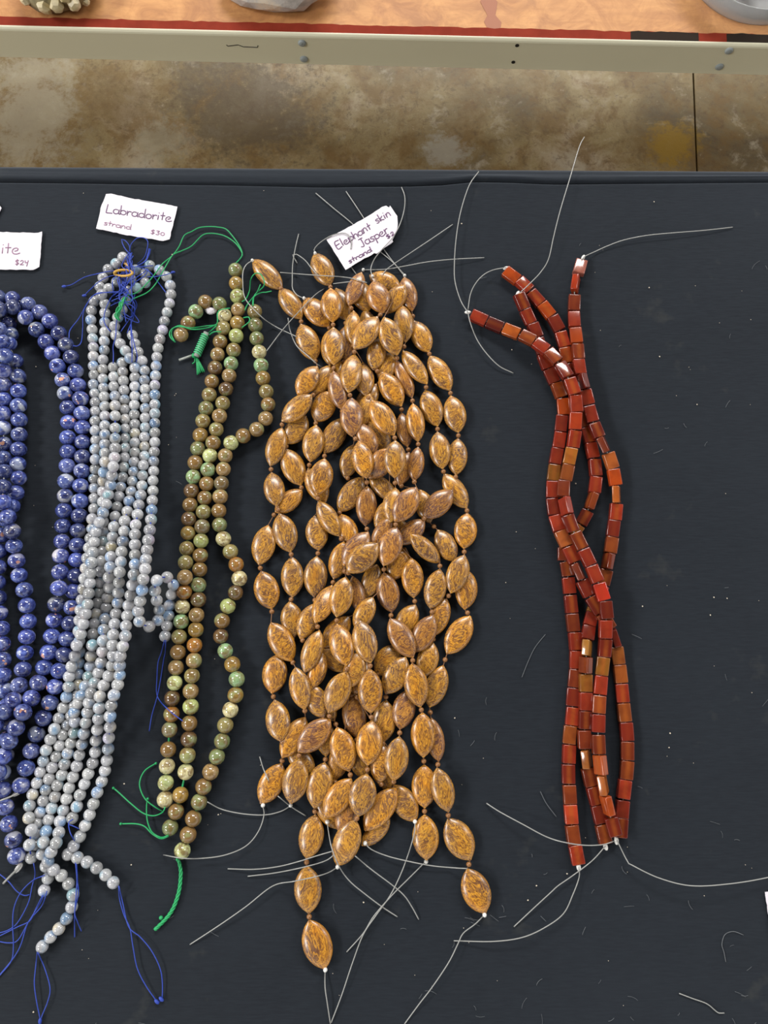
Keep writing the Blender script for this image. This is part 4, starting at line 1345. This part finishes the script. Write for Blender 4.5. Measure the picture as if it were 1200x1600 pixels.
wires(J_root[1], [z1([(75,380),(45,400),(30,430),(28,480),(40,560),(110,640),(180,690),(280,738)])], 0.001)
wires(J_root[12], [z1([(240,650),(250,710),(280,780),(330,825),(380,870),(410,885)])], 0.0)
for s, pt in ((10, (593,425)), (9, (787,452)), (2, (315,558)), (3, (367,347)), (1, (73,381)), (5, (636,455))):
    q = z1([pt])[0]; jk(s, q[0], q[1])
z8 = Z(170, 1030, 996 / 280)
wires(J_root[1], [z8([(856,812),(862,870),(830,960),(760,1040),(640,1090),(500,1108),(400,1105),(305,1088)])], 0.004)
wires(J_root[5], [z5([(105,127),(160,155),(240,172),(320,176),(380,163),(418,142)]), z5([(370,105),(420,145),(475,180)])], 0.001)
wires(J_root[2], [z4([(107,487),(125,545),(150,600)])], 0.0)
wires(J_root[13], [z5([(182,378),(280,380),(370,370),(450,350),(520,328),(575,312)])], 0.002)
wires(J_root[12], [z5([(257,406),(350,395),(440,378),(520,358),(560,342),(580,325)])], 0.002)
wires(J_root[11], [z5([(593,372),(560,392),(510,408),(430,425),(350,443),(250,520),(150,590),(40,662)])], 0.004)
wires(J_root[4], [z5([(555,200),(560,240),(572,300),(600,370),(640,425),(700,475),(760,520),(818,558)])], 0.002)
wires(J_root[7], [z5([(660,330),(720,380),(800,440),(845,480),(875,525),(898,568)])], 0.002)
wires(J_root[10], [z5([(695,280),(720,305),(780,330),(860,350),(950,367),(1040,375),(1080,377)])], 0.003)
wires(J_root[8], [z5([(885,200),(880,250),(860,320),(830,400),(790,480),(740,550),(690,625),(650,730),(610,850),(570,955)])], 0.003)
wires(J_root[6], [z5([(925,350),(860,415),(800,475),(730,555),(690,620),(628,690)])], 0.003)
wires(J_root[3], [z5([(547,757),(547,820),(555,880),(567,960)])], 0.002)
wires(J_root[9], [z5([(1145,550),(1110,585),(1065,620),(1045,660),(1010,730),(950,820),(900,885),(845,960)])], 0.004)
for s, pt in ((1, (314,140)), (5, (418,140)), (4, (555,202)), (11, (594,371)), (10, (697,282)), (8, (884,201)), (6, (926,351)), (3, (548,757)), (9, (1145,551))):
    q = z5([pt])[0]; jk(s, q[0], q[1], 0.0013)

# ------------------------------------------------------------------ carnelian wires
wires(CS['C'][0], [[(909,406),(913,401),(930,393),(950,384),(975,375),(1010,368),(1050,364),(1100,360),(1145,355)]], 0.002)
wires(CS['A'][0], [[(812,458),(830,441),(845,425),(857,405),(865,370),(875,330),(890,280),(905,230),(913,214)]], 0.006)
wires(CS['B'][0], [[(731,488),(720,470),(711,440),(710,410),(713,370),(720,330),(733,290),(748,268)]], 0.002, lift=0.0018)
wires(CS['B'][0], [
                   [(731,488),(735,505),(745,530),(760,552),(780,572),(802,583)]], 0.002)
wires(CS['D'][0], [[(791,418),(770,422),(755,430),(743,443),(735,460),(731,485)]], 0.004)
wires(CS['B'][0], [[(964,1313),(980,1345),(988,1352),(1030,1372),(1080,1384),(1140,1381),(1200,1371),(1260,1355)]], 0.009)
wires(CS['C'][0], [[(946,1322),(925,1345),(895,1368),(872,1384),(860,1395),(835,1418),(803,1448)]], 0.003)
wires(CS['D'][0], [[(904,1354),(905,1370),(895,1398),(880,1428),(850,1450),(815,1465),(770,1471),(709,1470)]], 0.006)
wires(CS['A'][0], [[(960,1314),(940,1320),(905,1320),(860,1310),(815,1287),(780,1268),(760,1255)]], 0.007)
def ck(k, px, py, d=(0, 1, 0), r=0.0012):
    a = P(px, py, 0.003)
    knot(CS[k][0], P(px, py, 0.0028), r, 'knotw', 1.9, Vector(d).normalized())
ck('C', 911, 403, (0.5, 1, 0.2)); ck('D', 791, 419, (1, 0.3, 0)); ck('B', 731, 488, (1, 0, 0)); ck('A', 809, 459, (0.5, 1, 0))
ck('D', 904, 1354, (0.1, -1, 0), 0.0014); ck('C', 946, 1322, (0.3, -1, 0), 0.0014); ck('B', 963, 1313, (0.1, -1, 0), 0.0014)

# ------------------------------------------------------------------ sodalite wires
r_, p_ = BL['outer']
wires(r_, [Z(0, 1040, 857 / 300)([(80,570),(40,588),(0,603),(-40,618)])], 0.001, 0.0005)
knot(r_, P(26, 1240, 0.003), 0.0014, 'knotw', 2.2, Vector((-1, -0.5, 0)).normalized())
r_, p_ = BL['left']
wires(r_, [Z(0, 1280, 1200 / 280)([(135,310),(115,335),(70,380),(22,430)])], 0.001, 0.0007)
knot(r_, P(29, 1356, 0.003), 0.0016, 'knotw', 2.2, Vector((-0.7, -1, 0)).normalized())

# ------------------------------------------------------------------ blue threads
BT, GT = 0.00032, 0.0004
zb = Z(100, 370, 1200 / 190)
zv = Z(0, 1280, 1200 / 280)
tangle = empty('thread_tie', P(200, 425, 0).xyz, 'tangled blue thread knot binding the labradorite tops together', 'thread')
tangle.location.z = TABLE_Z
def th(root, lines, mat='bluethread', r=BT, arch=0.0015, name='thread', lift=0.0):
    return wires(root, lines, arch, r, MAT[mat], name, step=3.0, lift=lift)
th(tangle, [zb([(655,150),(640,80),(600,35),(570,25),(575,60),(605,120),(640,160)]),
            zb([(645,150),(660,80),(700,30),(740,8),(800,15),(828,50),(820,120),(800,190),(760,240),(720,270)]),
            zb([(0,490),(80,470),(200,400),(330,365),(450,340),(580,330),(640,300)]),
            zb([(200,580),(260,520),(350,440),(450,390),(560,370),(640,330)]),
            zb([(640,520),(560,545),(430,550),(320,560),(240,640),(150,800),(60,920),(50,1000)]),
            zb([(560,540),(400,550),(290,580),(235,650),(190,760),(185,900),(170,1040),(125,1080),(90,1075)]),
            zb([(1080,350),(1000,375),(900,392),(820,395)]),
            zb([(1005,550),(930,450),(850,350),(800,320),(720,290)]),
            zb([(600,460),(700,410),(800,340),(820,310)]), zb([(640,520),(700,450),(800,380),(830,320)]),
            zb([(600,300),(740,295),(880,285)]),
            zb([(560,545),(480,580),(410,720),(395,830),(430,900),(460,935)])])
for q in ((0, 490), (200, 580), (1075, 350)):
    a = zb([q])[0]
    knot(tangle, P(a[0], a[1], 0.0015), 0.0009, 'knotb', 1.8, Vector((1, 0.1, 0)).normalized())
zq = zb
rnd = random.Random(77)
for i in range(15):
    j = lambda s: rnd.gauss(0, s)
    a = (640 + j(22), 165 + j(14)); b = (640 + j(30), 240 + j(25)); c = (610 + j(34), 350 + j(30)); d = (600 + j(40), 450 + j(30)); e = (560 + j(55), 560 + j(30)); f = (520 + j(30), 680 + j(25))
    ln = [a, b, c, d, e, f]
    if i % 3 == 1: ln = ln[:5]
    if i % 3 == 2: ln = [b, c, d, (620 + j(30), 540), (640 + j(40), 640 + j(20)), (600 + j(70), 760 + j(60)), (600 + j(20), 900 + j(120))]
    th(tangle, [zb(ln)], lift=rnd.uniform(0, 0.0022))
for i in range(5):
    j = lambda s: rnd.gauss(0, s)
    th(tangle, [zb([(845 + j(7), 122 + j(4)), (835 + j(6), 180), (800 + j(8), 240), (740 + j(10), 285)])], lift=0.0005 * i)
th(WS[3][0], [zb([(530,770),(515,880),(510,980),(485,1080),(488,1160),(485,1250)])], name='thread_end')
th(WS[5][0], [zb([(700,560),(680,650),(665,780),(660,930),(672,1080),(670,1240)]), zb([(680,640),(665,800),(670,950),(700,1080),(722,1180),(710,1240)])], name='thread_end')
# rubber band
rb_c = zb([(590, 355)])[0]
h0 = hget(P(*rb_c, 0.005).x, P(*rb_c, 0.005).y, 0.004)
ring = []
for k in range(33):
    a = 2 * math.pi * k / 32
    q = zb([(585 + 88 * math.cos(a), 358 + 30 * math.sin(a))])[0]
    ring.append(P(q[0], q[1], max(h0, 0.006) + 0.0026 + 0.001 * math.sin(2 * a)))
rbr = empty('rubber_band', (ring[0].x, ring[0].y, TABLE_Z), 'tan rubber band looped around the blue thread knot', 'rubber band')
tubes('band_loop', [ring], 0.00085, MAT['rubber'], rbr, 8)
tubes('band_twist', [drape(zb([(600,262),(630,290),(645,325)]), 0.0008, 0.001, 3, 0.002), drape(zb([(632,240),(628,270),(610,300)]), 0.0008, 0.001, 3, 0.002)], 0.0008, MAT['rubber'], rbr, 8)
# lower ends
th(WS[3][0], [zv([(225,295),(235,370),(215,450),(190,560),(120,690),(60,740),(0,760),(-40,765)])], name='thread_end')
th(WS[1][0], [zv([(300,375),(220,410),(140,490),(95,590),(85,700),(90,850),(75,950),(0,1045),(-30,1080)]), zv([(-30,350),(0,370),(60,420),(110,480),(160,510),(200,505)])], name='thread_end')
th(WS[2][0], [zv([(285,510),(240,600),(200,680),(120,720),(0,780),(-30,790)]), zv([(315,480),(280,580),(190,690),(140,840),(90,930),(0,1040)]), zv([(-30,815),(0,820),(60,828),(120,810),(190,690),(270,560),(290,510)])], name='thread_end')
th(WS[5][0], [zv([(505,290),(515,400),(510,500),(500,640),(500,790)]), zv([(512,300),(520,420),(525,500),(500,620),(520,690),(545,750)]), zv([(490,0),(460,25),(470,90),(500,145)]), zv([(460,35),(500,50),(530,65)])], name='thread_end')
th(WS[4][0], [zv([(250,890),(240,980),(230,1100),(245,1220),(265,1320),(278,1400)]), zv([(255,895),(300,1000),(335,1130),(320,1220),(280,1320),(255,1400)])], name='thread_end')
th(WS[6][0], [zv([(795,445),(800,530),(830,640),(870,730),(890,850),(920,1000),(980,1120),(1050,1220)]), zv([(797,450),(822,560),(862,720),(940,790),(1020,890),(1080,1030),(1085,1200),(1055,1225)])], name='thread_end')
for q in ((1050, 1222), (1080, 1205)):
    a = zv([q])[0]; knot(WS[6][0], P(a[0], a[1], 0.0012), 0.001, 'knotb', 1.8, Vector((0.7, -0.6, 0)).normalized())
a = zv([(268, 1352)])[0]; knot(WS[4][0], P(a[0], a[1], 0.0012), 0.001, 'knotb', 1.8, Vector((0, 1, 0)))
th(WS[7][0], [[(257,1000),(252,1020),(247,1035)] + z8([(268,100),(270,205),(330,280),(412,345)]), [(259,1000),(258,1020)] + z8([(305,0),(290,100),(270,205),(240,310),(225,400)])], name='thread_end')

# ------------------------------------------------------------------ green threads
zg = Z(230, 330, 951 / 220)
gt = lambda root, lines, **k: th(root, lines, 'greenthread', GT, **k)
gt(GS[1][0], [zg([(597,352),(630,318),(642,285),(620,230),(570,160),(530,120),(480,108),(420,104),(350,112),(300,138),(250,165),(215,240),(170,300)]) + zb([(1010,235),(960,280),(880,390),(800,480),(720,550),(640,575),(580,610),(550,680),(510,770)]),
              zg([(600,352),(636,310),(640,280),(600,220),(540,175),(480,155),(420,150),(370,165),(300,235),(240,265),(190,285)]) + zb([(1065,190),(1010,280),(960,370),(900,470),(820,550),(700,605),(640,640),(570,690),(540,790)])], arch=0.001, name='thread_loop')
rnd = random.Random(4)
for i in range(7):
    j = lambda s: rnd.gauss(0, s)
    gt(GS[1][0], [zb([(610 + j(14), 600 + j(8)), (575 + j(14), 650), (545 + j(16), 710), (515 + j(14), 770), (545 + j(20), 815 + j(8))])], name='thread_tuft', lift=0.0005 * i)
gt(GS[3][0], [zg([(715,640),(720,580),(740,550),(785,510),(790,470),(765,425),(730,420),(700,460),(690,540),(665,595),(640,610)]),
              zg([(840,540),(800,548),(770,550),(720,580),(712,635)]), zg([(765,495),(740,550),(680,625),(660,670)])], name='thread_loop')
gt(GS[2][0], [zg([(190,885),(155,850),(155,810),(200,780),(300,788),(400,775),(470,762),(475,690),(500,665),(560,655)]),
              zg([(185,880),(165,840),(170,800),(220,772),(300,798),(400,790),(470,765)]), zg([(400,835),(440,800),(470,770)]), zg([(410,845),(450,815),(500,815)]),
              zg([(650,720),(685,715),(690,745),(640,785)])], name='thread_loop')
# wrapped coil with tassel
a, b = zg([(392, 838), (335, 972)])
pa, pb = P(a[0], a[1], 0.0034), P(b[0], b[1], 0.0034)
coil = empty('wrapped_coil', (pa.x, pa.y, TABLE_Z), 'green thread wound in a coil round a grey plastic stub', 'thread coil')
ax = (pb - pa); Lc = ax.length; axn = ax.normalized()
sx_ = axn.cross(Vector((0, 0, 1))).normalized(); sz_ = sx_.cross(axn)
turns = 10
hel = []
for i in range(turns * 14 + 1):
    an = 2 * math.pi * i / 14
    hel.append(pa + axn * (Lc * i / (turns * 14)) + (sx_ * math.cos(an) + sz_ * math.sin(an)) * 0.00235)
tubes('winding', [hel], 0.0005, plain('pale_green_nylon', srgb(70, 180, 124), 0.5), coil, 6)
tubes('core', [[pa - axn * 0.002, pb + axn * 0.001]], 0.0019, MAT['greytube'], coil, 10)
s0, s1 = zg([(310, 972), (215, 1005)])
tubes('plastic_stub', [[P(s0[0], s0[1], 0.0014), P(s1[0], s1[1], 0.0012)]], 0.0008, MAT['greytube'], coil, 8)
for e in ((340, 1105), (360, 1092), (388, 1085), (350, 1100), (375, 1088), (305, 1030)):
    m = zg([(325, 970), (330 + (e[0] - 330) * 0.4, 1020), e])
    tubes('tassel_thread', [drape(m, GT, 0.001, 3, 0.0003)], GT * 1.15, MAT['greenthread'], coil, 6)
a = zg([(318, 975)])[0]
put('knot', ME['knotg'], coil, P(a[0], a[1], 0.002), None, 0.0018)
# lower green ends
gt(GS[2][0], [z8([(312,822),(300,850),(250,870),(190,855),(120,800),(60,745),(25,715)]), z8([(302,846),(255,820),(205,780),(178,730),(172,680),(200,620),(262,578)])], name='thread_end')
gt(GS[1][0], [z8([(215,770),(210,830),(215,900),(240,960),(290,990),(330,980)]), z8([(65,915),(150,915),(200,930),(240,970),(290,997),(330,985)])], name='thread_end')
br = z8([(383,1105),(396,1150),(400,1200),(390,1290),(360,1380),(320,1440),(258,1502)])
c_ = catmull(br, 2.0)
for k in range(3):
    ln = []
    for i, q in enumerate(c_):
        ph = i * 0.55 + k * 2.094
        ln.append(P(q[0] + 1.6 * math.cos(ph), q[1] + 0.5 * math.cos(ph), 0.0012 + 0.0006 * math.sin(ph)))
    tubes('braid_strand', [ln], 0.0006, MAT['greenthread'], GS[3][0], 6)
for q in ((290, 1437), (262, 1498), (383, 1112)):
    a = z8([q])[0]; put('knot', ME['knotg'], GS[3][0], P(a[0], a[1], 0.0013), None, 0.0012)
for q, s in (((25, 716), 2), ((262, 579), 2), ((66, 915), 1), ((216, 776), 1)):
    a = z8([q])[0]; put('knot', ME['knotg'], GS[s][0], P(a[0], a[1], 0.0010), None, 0.0008)

# ------------------------------------------------------------------ loose scraps and lint on the cloth
def scrap(pts, label, r=0.00028, mat='wire'):
    g = drape(pts, r, 0.0, 3)
    m = g[len(g) // 2]
    o = tubes('thread_scrap', [g], r, MAT[mat], None, 5)
    tag(o, label, 'scrap')
zs_ = Z(740, 1280, 1200 / 460)
scrap(zs_([(838,710),(890,730),(950,752),(985,780),(1000,790),(1022,790)]), 'pale thread scrap bent at one end near the lower right corner', 0.00032)
scrap(zs_([(1100,472),(1060,458),(1025,470),(1012,510),(1020,540),(1028,582)]), 'hook-shaped faint fibre right of centre below the card sliver', 0.0002, 'lint')
scrap(Z(780, 940, 990 / 260)([(135,450),(175,350),(215,270),(275,195)]), 'straight faint fibre left of the crossing carnelian strands', 0.00018, 'lint')
scrap(Z(780, 940, 990 / 260)([(245,1130),(280,1200),(340,1280)]), 'short faint fibre left of the carnelian lower ends', 0.00018, 'lint')
ws = bpy.data.meshes.new('white_scrap')
o = lump('foam_scrap', P(329, 486, 0.0035), (0.004, 0.0024, 0.0022), MAT['paper'], None, 61, 0.3, 2)
o.location.z -= 0
tag(o, 'small white scrap between the opal strands\' upper arm', 'scrap')
rnd = random.Random(31)
V, Fc = [], []
def add_geo(g):
    global V, Fc
    k = len(V); V += g[0]; Fc += [[i + k for i in f] for f in g[1]]
for i in range(110):
    x, y = rnd.uniform(-40, 1240), rnd.uniform(295, 1640)
    if rnd.random() < 0.45: x = rnd.uniform(720, 1240)
    if rnd.random() < 0.25: y = rnd.uniform(1380, 1620)
    a = rnd.uniform(0, 6.28); L = rnd.uniform(5, 20); cv = rnd.uniform(-1.2, 1.2)
    pts = []
    for k in range(6):
        pts.append((x, y)); x += math.cos(a) * L / 5; y += math.sin(a) * L / 5; a += cv / 5
    A = P(*pts[0], 0); Bq = P(*pts[-1], 0)
    if hget(A.x, A.y, 0.002) > 0.0005 or hget(Bq.x, Bq.y, 0.002) > 0.0005: continue
    add_geo(tube_geo([P(q[0], q[1], 0.0002) for q in pts], rnd.uniform(0.00007, 0.00013), 4))
lint = mesh_obj('lint', V, Fc, MAT['lint'])
tag(lint, 'scattered grey lint fibres on the black cloth', 'lint', kind='stuff')
V, Fc = [], []
for i in range(170):
    x, y = rnd.uniform(-40, 1240), rnd.uniform(270, 1640)
    A = P(x, y, 0)
    if hget(A.x, A.y, 0.002) > 0.0005: continue
    r = rnd.choice([0.0002, 0.00025, 0.0003, 0.0005])
    c = P(x, y, r * 0.6)
    vs = [c + Vector((r * rnd.uniform(0.7, 1.3), 0, 0)), c + Vector((-r, rnd.uniform(-r, r) * 0.5, 0)), c + Vector((0, r * rnd.uniform(0.6, 1.2), 0)), c + Vector((0, -r, 0)), c + Vector((0, 0, r * 0.7)), c - Vector((0, 0, r * 0.7))]
    fs = [(0, 2, 4), (2, 1, 4), (1, 3, 4), (3, 0, 4), (2, 0, 5), (1, 2, 5), (3, 1, 5), (0, 3, 5)]
    add_geo((vs, [list(f) for f in fs]))
cr = mesh_obj('crumbs', V, Fc, MAT['crumb'], None, False)
tag(cr, 'tiny pale crumbs sprinkled over the black cloth', 'crumbs', kind='stuff')
